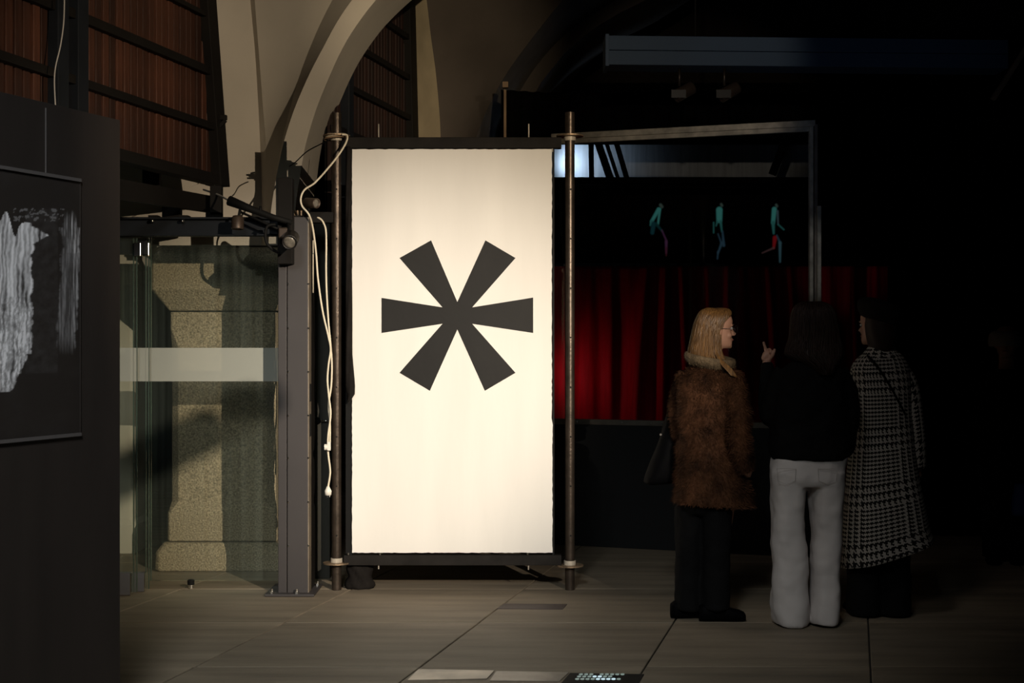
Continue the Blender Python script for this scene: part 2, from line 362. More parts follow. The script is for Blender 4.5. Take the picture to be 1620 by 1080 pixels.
# ------------------------------------------------------------------ wooden shutters (plane runs along u)
def shutter(name, label, C, px0, px1, z0, z1, rails, jamb_px, jamb_w, mullions, lean, group=None, pitch=0.074, bottom=True, wood=None):
    def sxy(px):
        d = C/(1350-px); return Vector(((px-810)*d/F, d, 0))
    P0 = sxy(px0); P1 = sxy(px1); u = (P1-P0).normalized(); ang = math.atan2(u.y, u.x)
    root = thing(name, label, 'shutter', (P0.x, P0.y, z0), group, ang)
    Lr = (P1-P0).length
    def s_of(px): return (sxy(px)-P0).dot(u)
    H = z1-z0
    n = int((Lr)/pitch); first = None
    for k in range(n):
        s = k*pitch+0.01
        skip = any(abs(s+0.03-s_of(m)) < 0.035 for m in mullions)
        top = H
        if lean: top = min(H, (Lr-0.06-s-pitch)/lean+0.03)
        if top < 0.15 or skip: continue
        mb = MB().box(0, 0.057, -0.013, 0.013, 0, top); o = mb.build('slat', wood or M_wood, root, bevel=0.003); o.location = (s, random.uniform(-0.004, 0.004), 0.0)
    aa = Lr-jamb_w/2
    MB().hexa(Vector((0, 0.022, 0)), Vector((aa, 0.022, 0)), Vector((aa, 0.03, 0)), Vector((0, 0.03, 0)), Vector((0, 0.022, H)), Vector((aa-lean*H, 0.022, H)), Vector((aa-lean*H, 0.03, H)), Vector((0, 0.03, H))).build('gap_shade_sheet', M_rubber, root)  # black sheet added to deepen the shade between slats
    for zr, hh in rails:
        e = Lr-lean*(zr-z0)
        MB().box(0, e, -0.055, -0.012, zr-z0-hh/2, zr-z0+hh/2).build('rail', M_black, root, bevel=0.003)
    if bottom:
        MB().box(0, Lr, -0.06, 0.03, -0.065, 0.0).build('bottom_rail', M_black, root, bevel=0.003)
    for m, ww in [(m, 0.05) for m in mullions]:
        MB().box(s_of(m)-ww, s_of(m)+ww, -0.07, 0.03, -0.02, H).build('mullion', M_bluesteel, root, bevel=0.004)
    a = Lr-jamb_w; b = Lr
    MB().hexa(Vector((a, -0.07, -0.065)), Vector((b, -0.07, -0.065)), Vector((b, 0.04, -0.065)), Vector((a, 0.04, -0.065)),
              Vector((a-lean*H, -0.07, H)), Vector((b-lean*H, -0.07, H)), Vector((b-lean*H, 0.04, H)), Vector((a-lean*H, 0.04, H))).build('jamb', M_black, root, bevel=0.004)
    return root
random.seed(5)
shutter('wooden_shutter', 'large reddish-brown slatted wooden shutter with black rails at upper left', 9018, -40, 348, 2.54, 4.0,
        [(2.83, 0.045), (3.165, 0.05), (3.50, 0.03)], 348, 0.13, [113, 81], 0.18)
shutter('wooden_shutter', 'dark slatted wooden shutter glimpsed inside the arch above the poster', 8400, 520, 656, 1.9, 5.2,
        [(2.4, 0.04), (3.02, 0.045), (3.36, 0.045), (3.69, 0.045), (4.02, 0.045)], 656, 0.16, [542], 0.08, wood=mat('shaded_slat_wood', (0.026, 0.009, 0.006), 0.7, var=0.4, scale=5, stretch=(6, 6, 0.6), rnd=0.4))  # slat wood darkened for the shade inside the arch

# ------------------------------------------------------------------ beams under the shutter, and lintel
lb = thing('steel_lintel_beam', 'blue-black steel beam across the top of the glass doors, two bolts on it', 'beam', (-2.0, 8.45, 2.12))
z0, z1 = 2.125, 2.235
xa, xb = at(120, 0, 8.45).x, at(462, 0, 8.45).x
mb = MB().box(xa, xb, 8.44, 8.452, z0+0.01, z1-0.01).box(xa, xb, 8.40, 8.50, z1-0.012, z1).box(xa, xb, 8.40, 8.50, z0, z0+0.010); mb.build('beam', M_bluesteel, lb, bevel=0.002)
for px in (241, 289):
    p = at(px, 349, 8.40)
    MB().box(p.x-0.028, p.x+0.028, 8.41, 8.49, z1, z1+0.012).build('plate', M_black, lb, bevel=0.002)
    MB().tube([p+Vector((0, 0.03, 0)), p+Vector((0, -0.012, 0))], 0.010, 10).build('bolt', M_chrome, lb, smooth=True)
reparent(lb)
st = thing('steel_cross_beam', 'black sloping steel beam with stub posts between shutter and door lintel', 'beam', (-2.0, 8.6, 2.3))
def line_pt(px, C): d = C/(1350-px); return d
for (y0a, y1a, y0b, y1b, Cc, nm) in [(283, 318, 312, 338, 8900, 'beam')]:
    dA = Cc/(1350-150); dB = Cc/(1350-348)
    a0 = at(150, y1a-8, dA); a1 = at(150, y0a-8, dA); b0 = at(348, y1b, dB); b1 = at(348, y0b, dB)
    q = Vector((0.0, 0.10, 0))
    MB().hexa(a0, b0, b0+q, a0+q, a1, b1, b1+q, a1+q).build(nm, M_black, st, bevel=0.003)
dd = 8.62
for (x0, x1, ya, yb) in ((256, 285, 322, 347), (225, 252, 268, 300), (325, 350, 335, 347), (332, 350, 293, 340)):
    a = at(x0, yb, dd); b = at(x1, ya, dd); MB().box(a.x, b.x, dd, dd+0.06, a.z, b.z).build('stub_post', M_black, st, bevel=0.003)
a = at(185, 275, 8.5); b = at(222, 262, 8.5)
reparent(st)
br = tag(MB().bar(at(343, 205, 8.85), at(357, 190, 8.85), 0.03, 0.02).bar(at(338, 186, 8.85), at(359, 186, 8.85), 0.03, 0.03).build('angle_bracket', M_black, bevel=0.002), 'small black angle bracket sticking out of the shutter jamb', 'bracket')

# ------------------------------------------------------------------ glass doors
def pane(name, label, x0, x1, ytop, ybot, d, clamps, shoe, edges, group=None):
    a = at(x0, ybot, d); b = at(x1, ytop, d)
    zb = max(a.z, 0.012)
    r = thing(name, label, 'glass door', ((a.x+b.x)/2, d, 0), group)
    MB().box(a.x, b.x, d-0.006, d+0.006, zb, b.z).build('pane', M_glass, r)
    for e in edges:
        ex = at(e, 0, d).x; MB().box(ex-0.0025, ex+0.0025, d-0.0065, d+0.0065, zb, b.z).build('pane_edge', M_glass_edge, r)
    f0 = at(x0, 603, d); f1 = at(x1, 550, d)
    MB().box(a.x+0.001, b.x-0.001, d-0.008, d-0.0065, f0.z, f1.z).build('frosted_band', M_frost, r)
    for c in clamps:
        p = at(c, 405, d); q = at(c+11, 384, d)
        MB().box(p.x, q.x, d-0.022, d+0.022, p.z, q.z).build('clamp', M_chrome, r, bevel=0.003)
    if shoe:
        p = at(shoe[0], 935, d); q = at(shoe[1], 905, d)
        MB().box(p.x, q.x, d-0.03, d+0.03, 0.0, q.z).build('door_shoe', M_shoe, r, bevel=0.003)
        MB().box(q.x, q.x+0.006, d-0.032, d+0.032, 0.0, q.z).build('shoe_cap', M_chrome, r)
    reparent(r); return r
pane('glass_door', 'greenish sliding glass pane nearest the dark display panel, with grey shoe', 120, 217, 377, 936, 8.44, [213], (120, 208), [211.5, 216.5])
pane('glass_door', 'second overlapping glass pane with chrome top clamp and grey shoe', 150, 236, 377, 932, 8.56, [226], (150, 230), [231, 235.5])
pane('glass_door', 'wide fixed glass pane in front of the granite pier', 236, 452, 376, 918, 8.66, [], None, [239])
a = at(190, 405, 8.50); b = at(232, 384, 8.50)
tag(MB().box(at(120, 0, 8.5).x, b.x, 8.47, 8.53, 2.02, 2.10).build('door_head_track', M_bluesteel, bevel=0.002), 'dark door head track above the stacked glass panes', 'track')
# door stop
ds = thing('door_stop', 'small black and chrome door stop on the paving', 'door stop', (at(302, 932, 8.6).x, 8.65, 0))
X = at(302, 932, 8.65).x
MB().tube([(X, 8.65, 0), (X, 8.65, 0.022)], 0.017, 14).build('base', M_chrome, ds, smooth=False)
MB().tube([(X, 8.65, 0.022), (X, 8.65, 0.048), (X, 8.65, 0.054)], [0.022, 0.022, 0.014], 14).build('cap', M_rubber, ds)
reparent(ds)

# ------------------------------------------------------------------ steel column
sc = thing('steel_column', 'tall grey painted steel column with screwed cover and bolted base plate', 'column', (-1.3, 8.55, 0))
xl, xm, xr = at(440, 0, 8.42).x, at(454, 0, 8.42).x, at(487, 0, 8.42).x
ztop = at(0, 343, 8.42).z
MB().box(xl, xm-0.002, 8.42, 8.70, 0.012, ztop+0.0).build('cover_strip', M_column, sc, bevel=0.003)
MB().box(xm+0.002, xr, 8.42, 8.68, 0.012, ztop).build('post', M_column, sc, bevel=0.003)
MB().box(xr+0.0, xr+0.006, 8.425, 8.52, 0.012, ztop).build('edge_trim', M_edge, sc)
MB().box(xr+0.001, xr+0.005, 8.54, 8.69, 0.012, ztop-0.03).build('side_plate', M_black, sc)
MB().box(xl-0.07, xr+0.045, 8.36, 8.74, 0.0, 0.014).build('base_plate', M_column, sc, bevel=0.003)
for (bx, by) in ((xl-0.03, 8.385), (xr-0.06, 8.385), (xr+0.025, 8.66)):
    MB().tube([(bx, by, 0.014), (bx, by, 0.028)], 0.013, 6).tube([(bx, by, 0.028), (bx, by, 0.042)], 0.006, 8).build('anchor_bolt', M_chrome, sc)
s0 = None
for py in (449, 519, 588, 657, 724, 794, 863):
    p = at(456, py, 8.42)
    if s0 is None:
        s0 = MB().tube([(0, 0.004, 0), (0, -0.004, 0), (0, -0.006, 0)], [0.006, 0.006, 0.003], 8).build('screw', M_chrome, sc)
        s = s0
    else: s = s0.copy(); COL.objects.link(s)
    s.location = p
    s2 = s0.copy(); COL.objects.link(s2); s2.location = Vector((xr+0.002, 8.424, p.z))
for (ya, yb) in ((607, 635), (655, 690)):
    p = at(489, yb, 8.45); q = at(489, ya, 8.45)
    MB().box(xr+0.004, xr+0.012, 8.45, 8.48, p.z, q.z).build('lock_case', M_rubber, sc, bevel=0.002)
reparent(sc)
bs = tag(MB().box(at(439, 0, 8.32).x, at(462, 0, 8.32).x, 8.32, 8.41, at(0, 417, 8.32).z, at(0, 281, 8.32).z).build('black_box_section', M_black, bevel=0.003),
    'upright black rectangular box section clamped before the column head', 'bracket')
cd = thing('cable_conduit', 'slim cream conduit running down the right side of the column', 'conduit', (at(494, 0, 8.6).x, 8.6, 1.8))
MB().tube([at(494, 463, 8.6), at(494, 380, 8.6)], 0.009, 8).build('pipe', M_cable, cd, smooth=True)
MB().box(at(490.5, 0, 8.6).x, at(496, 0, 8.6).x, 8.59, 8.62, at(0, 402, 8.6).z, at(0, 400, 8.6).z).build('clip', M_chrome, cd)
reparent(cd)
kb = thing('door_with_knob', 'narrow dark door leaf with black round knob behind the column', 'door', (at(511, 0, 9.0).x, 9.0, 0))
MB().box(at(492, 0, 9.0).x, at(522, 0, 9.0).x, 9.0, 9.05, 0.0, 2.25).build('leaf', mat('olive_dark_leaf', (0.016, 0.015, 0.009), 0.6), kb, bevel=0.003)
p = at(503, 665, 9.0); MB().tube([p, p+Vector((0, -0.03, 0)), p+Vector((0, -0.032, 0)), p+Vector((0, -0.055, 0)), p+Vector((0, -0.06, 0))], [0.008, 0.008, 0.024, 0.024, 0.015], 16).build('knob', M_rubber, kb, smooth=True)
MB().tube([p+Vector((0.02, -0.03, 0)), p+Vector((0.08, -0.03, 0))], 0.004, 8).build('latch_rod', M_chrome, kb, smooth=True)
reparent(kb)

# ------------------------------------------------------------------ spotlights on the stub arm
def lamp_can(mb, c, axis, r, L): 
    axis = Vector(axis).normalized(); c = Vector(c)
    mb.tube([c-axis*L/2, c-axis*(L/2-0.012), c+axis*(L/2-0.004), c+axis*L/2, c+axis*(L/2), c+axis*(L/2-0.02)], [r*0.75, r, r, r, r*0.82, r*0.8], 20)
ar = tag(MB().tube([at(362, 317, 8.30), at(395, 330, 8.28), at(430, 343, 8.26), at(462, 352, 8.26)], [0.030, 0.022, 0.018, 0.016], 8).tube([at(380, 335, 8.27), at(462, 372, 8.26)], 0.008, 6).tube([at(412, 338, 8.26), at(412, 326, 8.26)], 0.007, 6).build('light_arm', M_rubber, smooth=True),
     'black tapering arm carrying spotlights in front of the door lintel', 'light arm')
def spotlight(label, c, axis, r, L, hang, m_body, group='small spotlights at the column head', lens=True):
    t = thing('spotlight', label, 'spotlight', c, group)
    mb = MB(); lamp_can(mb, c, axis, r, L); mb.build('housing', m_body, t, smooth=True, bevel=0)
    ax = Vector(axis).normalized(); c = Vector(c)
    if lens:
        e = c+ax*(L/2-0.015)
        MB().tube([e, e+ax*0.006, e+ax*0.010], [r*0.8, r*0.8, r*0.45], 20).build('lens', mat('lens_glass', (0.20, 0.18, 0.15), 0.25, var=0.5, scale=40), t, smooth=True)
    if hang: MB().tube([c, Vector(hang)], 0.009, 8).build('yoke', M_rubber, t, smooth=True)
    reparent(t); return t
M_lampb = mat('lamp_black', (0.014, 0.0125, 0.012), 0.4, metal=0.2)
M_lampbr = mat('lamp_bronze', (0.085, 0.06, 0.045), 0.4, metal=0.5)
spotlight('stubby bronze spotlight hanging from the arm and pointing down', at(376, 352, 8.26), (0, -0.1, -1), 0.036, 0.078, at(380, 331, 8.27), M_lampbr)
spotlight('round black spotlight with silver lens facing the viewer before the column', at(460, 379, 8.16), (0.02, -0.9, -0.32), 0.044, 0.12, at(455, 352, 8.26), M_lampb)
spotlight('bronze spotlight lying level above the column head', at(492, 321, 8.40), (0.75, -0.62, -0.1), 0.030, 0.10, at(484, 343, 8.45), M_lampbr)
tag(MB().box(at(441, 0, 8.24).x, at(457, 0, 8.24).x, 8.22, 8.30, at(0, 377, 8.24).z, at(0, 360, 8.24).z).build('lamp_driver_box', M_lampbr, bevel=0.008), 'small brown driver box left of the silver-lensed spotlight', 'driver box')
tag(MB().tube(smoothpts([at(436, 355, 8.25), at(424, 357, 8.24), at(420, 368, 8.24), at(422, 384, 8.24), at(432, 395, 8.25), at(442, 400, 8.28)]), 0.009, 8).build('black_cable_loop', M_rubber, smooth=True), 'thick black cable looping down from the light arm', 'cable')
fc = thing('pipe_clamp', 'cluster of small steel clamp bolts on the column head', 'clamp', at(475, 343, 8.5))
MB().box(at(462, 0, 8.5).x, at(489, 0, 8.5).x, 8.46, 8.54, ztop, ztop+0.012).build('plate', M_black, fc, bevel=0.002)
for px in (466, 471, 477, 486): MB().tube([at(px, 343, 8.5)+Vector((0,0,0.0)), at(px, 333, 8.5)], 0.007, 6).build('bolt', M_rust, fc)
reparent(fc)
tag(MB().box(at(487, 0, 8.5).x, at(530, 0, 8.6).x, 8.50, 8.56, at(0, 352, 8.5).z, at(0, 335, 8.5).z).build('short_steel_strut', M_black, bevel=0.003), 'short black strut joining column head to left scaffold pole', 'strut')

# ------------------------------------------------------------------ unseen stand added so its rod casts the granite pier's diagonal shadow
LP = Vector((2.8, 1.0, 3.15))
def toward(px, py, d, t): return LP+(at(px, py, d)-LP)*t
ls = thing('shadow_stand', 'tall stand added out of view, its thin sloping rod shading the granite pier', 'shadow stand', (2.8, 1.0, 0))
e_ = toward(-300, 998, 9.35, .1)
MB().tube([toward(338, 676, 9.35, .1), e_], 0.015, 12).build('shadow_rod', M_tube, ls, smooth=True)
MB().tube([(2.86, .88, 2.6), e_], 0.014, 12).build('arm', M_tube, ls, smooth=True)
MB().tube([(2.86, .88, 0), (2.86, .88, 3.05)], 0.024, 12).build('pole', M_tube, ls, smooth=True)
reparent(ls)

# ------------------------------------------------------------------ cables
DC = 8.47
tag(MB().tube(smoothpts([at(541, 213, 8.52), at(549, 214, 8.52), at(548, 224, 8.50), at(537, 243, DC), at(519, 266, DC), at(498, 289, DC), at(482, 300, DC-0.08), at(476, 313, DC-0.10), at(478, 326, DC-0.1), at(489, 340, DC-0.1), at(495, 362, DC-0.04), at(500, 400, DC), at(503, 440, DC), at(510, 490, DC), at(519, 530, DC), at(523, 552, DC), at(520, 575, DC), at(518, 600, DC), at(520, 625, DC), at(523, 655, DC), at(519, 690, DC), at(519, 715, DC), at(522, 740, DC), at(522, 752, DC), at(519, 770, DC)]), 0.0058, 8).build('white_cable', M_cable, smooth=True),
    'long cream cable hanging from the pole top down to a loose plug', 'cable')
tag(MB().tube(smoothpts([at(495, 343, DC+0.05), at(505, 345, DC+0.03), at(512, 353, DC+0.02), at(516, 372, DC+0.02), at(516, 440, DC+0.02), at(519, 500, DC+0.02), at(523, 545, DC+0.02), at(525, 575, DC+0.02), at(524, 610, DC+0.02), at(520, 640, DC+0.02), at(522, 670, DC+0.02), at(522, 700, DC+0.02)]), 0.0058, 8).build('white_cable', M_cable, smooth=True),
    'second cream cable arching off the column head beside the pole', 'cable')
cc = thing('cable_coil', 'cream and black cable wound round the top of the left pole', 'cable', at(532, 214, 8.6))
pc = at(532, 0, 8.6)
for q, (mm, rr, zz) in enumerate(((M_cable, 0.050, 212), (M_cable, 0.062, 215), (M_timber, 0.070, 219))):
    z = at(0, zz, 8.6).z
    MB().tube([Vector((pc.x+rr*math.cos(a)*1.05, 8.6+rr*math.sin(a)*0.9, z+0.006*math.sin(a*1.0+q))) for a in [2*PI*k/24 for k in range(25)]], 0.0055, 6).build('coil', mm, cc, smooth=True)
reparent(cc)
pl = thing('plug', 'round cream mains plug at the lower end of the cable', 'plug', at(519, 777, DC))
MB().tube([at(519, 769, DC), at(519, 772, DC), at(519, 776, DC), at(519, 783, DC)], [0.008, 0.013, 0.021, 0.019], 14).build('body', M_plug, pl, smooth=True)
MB().tube([at(518, 783, DC), at(518, 786, DC)], 0.004, 6).tube([at(521, 783, DC), at(521, 786, DC)], 0.004, 6).build('pin', M_chrome, pl)
reparent(pl)
cn = thing('cable_connector', 'white plug and socket connector halfway down the cables', 'connector', at(520, 706, DC))
MB().box(at(518.5, 0, DC).x, at(524, 0, DC).x, DC-0.035, DC-0.012, at(0, 712, DC).z, at(0, 698, DC).z).build('socket', M_plug, cn, bevel=0.004)
MB().tube([at(518, 707, DC-0.02), at(513.5, 707, DC-0.02)], 0.018, 14).build('plug_body', M_plug, cn, smooth=False)
reparent(cn)
tag(MB().tube(smoothpts([at(520, 222, 8.52), at(505, 229, 8.6), at(485, 240, 8.7), at(468, 256, 8.8), at(458, 263, 8.85)]), 0.0035, 6).build('black_wire', M_rubber, smooth=True), 'thin black wire curving left from the pole top', 'wire')
tag(MB().tube(smoothpts([at(322, 300, 8.75), at(345, 308, 8.6), at(362, 317, 8.35)]), 0.006, 6).tube(smoothpts([at(300, 296, 8.7), at(330, 286, 8.8), at(345, 300, 8.9)]), 0.002, 5).build('grey_wire', mat('grey_wire', (0.5, 0.47, 0.42), 0.5), smooth=True), 'pale grey wire running under the shutter to the light arm', 'wire')
tag(MB().tube(smoothpts([at(102, -30, 6.9), at(101, 30, 6.9), at(96, 70, 6.9), at(88, 105, 6.9), at(86, 130, 6.9), at(88, 175, 6.9)]), 0.0035, 6).build('cord', mat('grey_cord', (0.42, 0.40, 0.38), 0.6), smooth=True), 'thin grey cord hanging in front of the shutter at top left', 'cord')

# ------------------------------------------------------------------ display panel, far left
pa = at(190, 0, 5.5); dirp = (at(190, 0, 5.5)-at(0, 0, 4.87)); dirp.z = 0; dirp.normalize()
ang = math.atan2(dirp.y, dirp.x)
dp = thing('display_panel', 'tall dark freestanding panel carrying a black and white print, cropped at left edge', 'display panel', (pa.x, pa.y, 0), None, ang)
zt = at(0, 190, 5.5).z
MB().box(-1.9, 0, 0, 0.045, 0.0, zt).build('board', M_panel, dp, bevel=0.002)
def panel_s(px):  # distance along the panel for an image column
    m_ = (px-810)/F; # X = m*Y ; X = pa.x + s*dx ; Y = pa.y + s*dy
    return (pa.x-m_*pa.y)/(m_*dirp.y-dirp.x)
def panel_z(px, py):
    s = panel_s(px); Y = pa.y+s*dirp.y; return 1.5+(540-py)*Y/F
s_r = panel_s(125); zt_p = panel_z(125, 288); zb_p = panel_z(125, 684)
# print: vertex-coloured sheet
nx, nz = 210, 230; s_l = s_r-0.95
g_s = np.linspace(s_l, s_r, nx); g_z = np.linspace(zb_p, zt_p, nz)
vs = [(s, -0.004, z) for z in g_z for s in g_s]
fs = [(j*nx+i, j*nx+i+1, (j+1)*nx+i+1, (j+1)*nx+i) for j in range(nz-1) for i in range(nx-1)]
me = bpy.data.meshes.new('print'); me.from_pydata(vs, [], fs); ca = me.color_attributes.new('print', 'FLOAT_COLOR', 'POINT')
def fbm(x, y, sx, sy, seed=0): return noise.fractal(Vector((x*sx, y*sy, seed)), 0.7, 2.1, 5)
def pr(px, py):
    v = 0.013+0.005*fbm(px, py, .02, .02)
    # left pale draped figure
    edge = 50+ (28 if 350 < py < 385 else 0)*max(0, 1-abs(py-372)/14) - (10 if py > 560 else 0) - max(0, (py-570))*0.5+5*fbm(px, py, .0, .05, 2)
    top = 352-18*math.exp(-((px-8)/7)**2)+22*math.exp(-((px-22)/6)**2)
    if px < edge and top < py < 620:
        n = 0.5+0.5*math.sin(px*0.9+py*0.05+6*fbm(px, py, .02, .012, 4))
        body = 0.30+0.34*n+0.3*fbm(px, py, .09, .012, 1)
        if py > 470: body *= 0.55+0.5*abs(fbm(px, py, .12, .05, 7))*3
        v = max(v, min(0.75, body))*min(1, (edge-px)/4+0.3)
    # right streaked figure
    cx = 107+4*math.sin(py*0.02); wd = 17 if py > 360 else 12
    if 332 < py < 565 and abs(px-cx) < wd+5*fbm(0, py, 1, .04, 9):
        n = max(0, fbm(px, py, .35, .012, 5)+0.25)
        v = max(v, (0.05+0.26*n*(1.6 if px > 112 else 0.8)*(1.2 if py < 400 else .8))*min(1, (py-332)/22)*min(1, (565-py)/40)*min(1, max(0, wd+5*fbm(0, py, 1, .04, 9)-abs(px-cx))/4))
    if 40 < px < 90 and 330 < py < 590: v = max(v, 0.022+0.012*fbm(px, py, .08, .08, 3))
    if 330 < py < 350 and 20 < px < 100 and fbm(px, py, .1, .15, 12) > 0.22: v = max(v, 0.13)
    return v
cols = np.empty((len(vs), 4), dtype=np.float32)
pxs = []
for k, (s, _, z) in enumerate(vs):
    X = pa.x+s*dirp.x; Y = pa.y+s*dirp.y; px = 810+X*F/Y; py = 540-(z-1.5)*F/Y
    v = pr(px, py); v = max(0.0, v-0.013)*1.3; cols[k] = (0.024+v, 0.019+v*0.99, 0.017+v*1.05, 1)
ca.data.foreach_set('color', cols.ravel())
me.materials.append(vcol_mat('photo_print')); po = bpy.data.objects.new('print', me); COL.objects.link(po); po.parent = dp
MB().box(s_l, s_r, -0.012, -0.001, zt_p, zt_p+0.012).build('top_batten', M_tape, dp)
MB().box(s_l, s_r, -0.012, -0.001, zb_p-0.012, zb_p).build('bottom_batten', M_tape, dp)
MB().box(s_r, s_r+0.004, -0.006, -0.001, zb_p, zt_p).build('print_edge', M_panel, dp)
sq = panel_s(72); MB().box(sq-0.0025, sq+0.0025, -0.003, -0.0005, zt_p, zt-0.02).build('seam', M_tape, dp)

# ------------------------------------------------------------------ scaffold poles and poster
DP = 8.6
def pole(px, ytop, label, fl_top, fl_bot):
    c = at(px, 0, DP); zt = at(0, ytop, DP).z
    t = thing('scaffold_pole', label, 'pole', (c.x, DP, 0), 'scaffold poles holding the poster')
    MB().tube([(c.x, DP, 0), (c.x, DP, zt), (c.x, DP, zt), (c.x, DP, zt-0.05)], [0.029, 0.029, 0.025, 0.025], 24).build('tube', M_tube, t, smooth=False)
    for yy in (fl_top, fl_bot):
        z = at(0, yy, DP).z
        MB().tube([(c.x, DP, z-0.004), (c.x, DP, z+0.004)], 0.082, 28).build('flange', M_rust, t)
        MB().tube([(c.x, DP, z+0.004), (c.x, DP, z+0.03)] if yy > 500 else [(c.x, DP, z-0.03), (c.x, DP, z-0.004)], 0.036, 20).build('collar', M_alu, t)
    h0 = None
    for k in range(8):
        z = at(0, 300+78*k, DP).z
        hmb = MB().tube([(0, 0, 0), (0, -0.003, 0)], 0.005, 8)
        if h0 is None: h0 = hmb.build('pin_hole', M_rubber, t); h = h0
        else: h = h0.copy(); COL.objects.link(h)
        h.location = (c.x+0.004, DP-0.028, z)
    reparent(t)
pole(532.5, 179, 'left rusty-brown scaffold pole, cable wound round its top', 215, 890)
pole(901.5, 178, 'right rusty-brown scaffold pole beside the glass booth', 215, 894)
pf = thing('poster_stand', 'dark steel frame of two crossbars carrying the big poster', 'frame', (at(714, 0, DP).x, DP, 0))
xa, xb = at(546, 0, DP).x, at(888, 0, DP).x
MB().box(xa, xb, DP-0.03, DP+0.03, at(0, 235, DP).z, at(0, 218, DP).z).build('crossbar', M_frame, pf, bevel=0.003)
MB().box(xa-0.005, xb, DP-0.03, DP+0.03, at(0, 893, DP).z, at(0, 877, DP).z).build('crossbar', M_frame, pf, bevel=0.003)
for (x0, x1) in ((547, 557), (873.5, 877)):
    MB().box(at(x0, 0, DP).x, at(x1, 0, DP).x, DP-0.005, DP+0.03, at(0, 877, DP).z, at(0, 235, DP).z).build('stile', M_rubber, pf)
for (x, ya, yb) in ((599, 196, 218), (836.5, 196, 218), (599, 893, 900), (836, 893, 901), (551, 235, 240), (874, 235, 240)):
    MB().tube([at(x, yb, DP-0.02), at(x, ya, DP-0.02)], 0.004, 6).build('threaded_rod', M_alu, pf)
for x in (551, 601, 835): MB().tube([at(x, 877.5, DP-0.035), at(x, 874, DP-0.035)], 0.007, 8).build('stud', M_chrome, pf)
reparent(pf)
# poster board, slightly wavy torn edges
ps = thing('poster', 'tall cream-white poster board with a big black six-armed asterisk', 'poster', (at(715, 0, DP-0.01).x, DP-0.02, at(0, 875, DP).z))
dpz = DP-0.018
out = []
random.seed(8)
xl, xr = at(557, 0, dpz).x, at(873, 0, dpz).x; zb, zt2 = at(0, 874, dpz).z, at(0, 236, dpz).z
n = 60
for k in range(n): out.append((xl+(xr-xl)*k/n, zb+random.uniform(-.0015, .0015)))
for k in range(120): out.append((xr+random.uniform(-.002, .002)+(0.004 if k < 40 else 0), zb+(zt2-zb)*k/120))
for k in range(n): out.append((xr+(xl-xr)*k/n, zt2+random.uniform(-.002, .002)))
for k in range(120): out.append((xl+random.uniform(-.0015, .0015), zt2+(zb-zt2)*k/120))
m_ = len(out)
mb = MB(); mb.add([(x, dpz, z) for x, z in out]+[(x, dpz+0.012, z) for x, z in out],
   [tuple(range(m_)), tuple(range(2*m_-1, m_-1, -1))]+[(k, (k+1) % m_, m_+(k+1) % m_, m_+k) for k in range(m_)])
mb.build('board', M_white, ps)
# asterisk from the measured outline
ast = [(682, 380), (723.5, 477.5), (768, 380), (815.5, 408), (747, 486), (843.5, 470.5), (843.5, 526.5), (747, 512), (815.5, 589.5), (767, 618), (723.5, 521), (680, 618), (632, 589.5), (700, 512), (603.5, 526.5), (603.5, 471), (700, 486), (632, 408)]
c_ = (723.5, 499)
av = [at(x, y, dpz-0.0012) for x, y in ast]; cv = at(*c_, dpz-0.0012); k0 = len(av)
bv = [v+Vector((0, 0.001, 0)) for v in av]
fsa = [(k, (k+1) % k0, 2*k0) for k in range(k0)]+[(k, (k+1) % k0, k0+(k+1) % k0, k0+k) for k in range(k0)]
MB().add(av+bv+[cv], fsa).build('asterisk', M_ink, ps)
reparent(ps)
# black cloth along the left edge of the poster
rings = []
for k in range(33):
    py = 232+404*k/32
    xw = (550, 558) if py < 600 else (550+(py-600)*0.04, 562-(py-600)*0.0)
    xr_ = interp([(232, 555), (300, 555.5), (560, 558), (600, 561), (622, 562), (636, 553)], py); xl_ = 547 if py < 620 else 549
    p = at(xl_, py, 8.55); q = at(xr_, py, 8.55); w2 = (q.x-p.x)/2; cxx = (p.x+q.x)/2
    rings.append([Vector((cxx+w2*math.cos(a)*(1+0.08*math.sin(5*a+py*.03)), 8.545+0.022*math.sin(a)*(1+0.3*math.sin(3*a+py*.05)), p.z)) for a in [2*PI*j/18 for j in range(18)]])
tag(MB().loft(rings).build('black_cloth', M_cloth, smooth=True), 'strip of black cloth bunched down the left edge of the poster', 'cloth')
# bundle of black fabric on the floor
rings = []
random.seed(2)
c = at(568, 0, 8.62)
for k in range(10):
    t_ = k/9; z = 0.0+0.148*t_; rr = 0.085*(1-0.12*t_)+0.01*math.sin(k)
    rings.append([Vector((c.x+rr*math.cos(a)*(1+0.10*noise.noise(Vector((math.cos(a)*2, math.sin(a)*2, t_*4)))), 8.66+0.06*math.sin(a)*(1+0.15*math.sin(7*a+k)), z)) for a in [2*PI*j/28 for j in range(28)]])
tag(MB().loft(rings).build('fabric_bundle', M_cloth, smooth=True), 'crumpled black fabric bundle on the floor at the foot of the left pole', 'fabric')

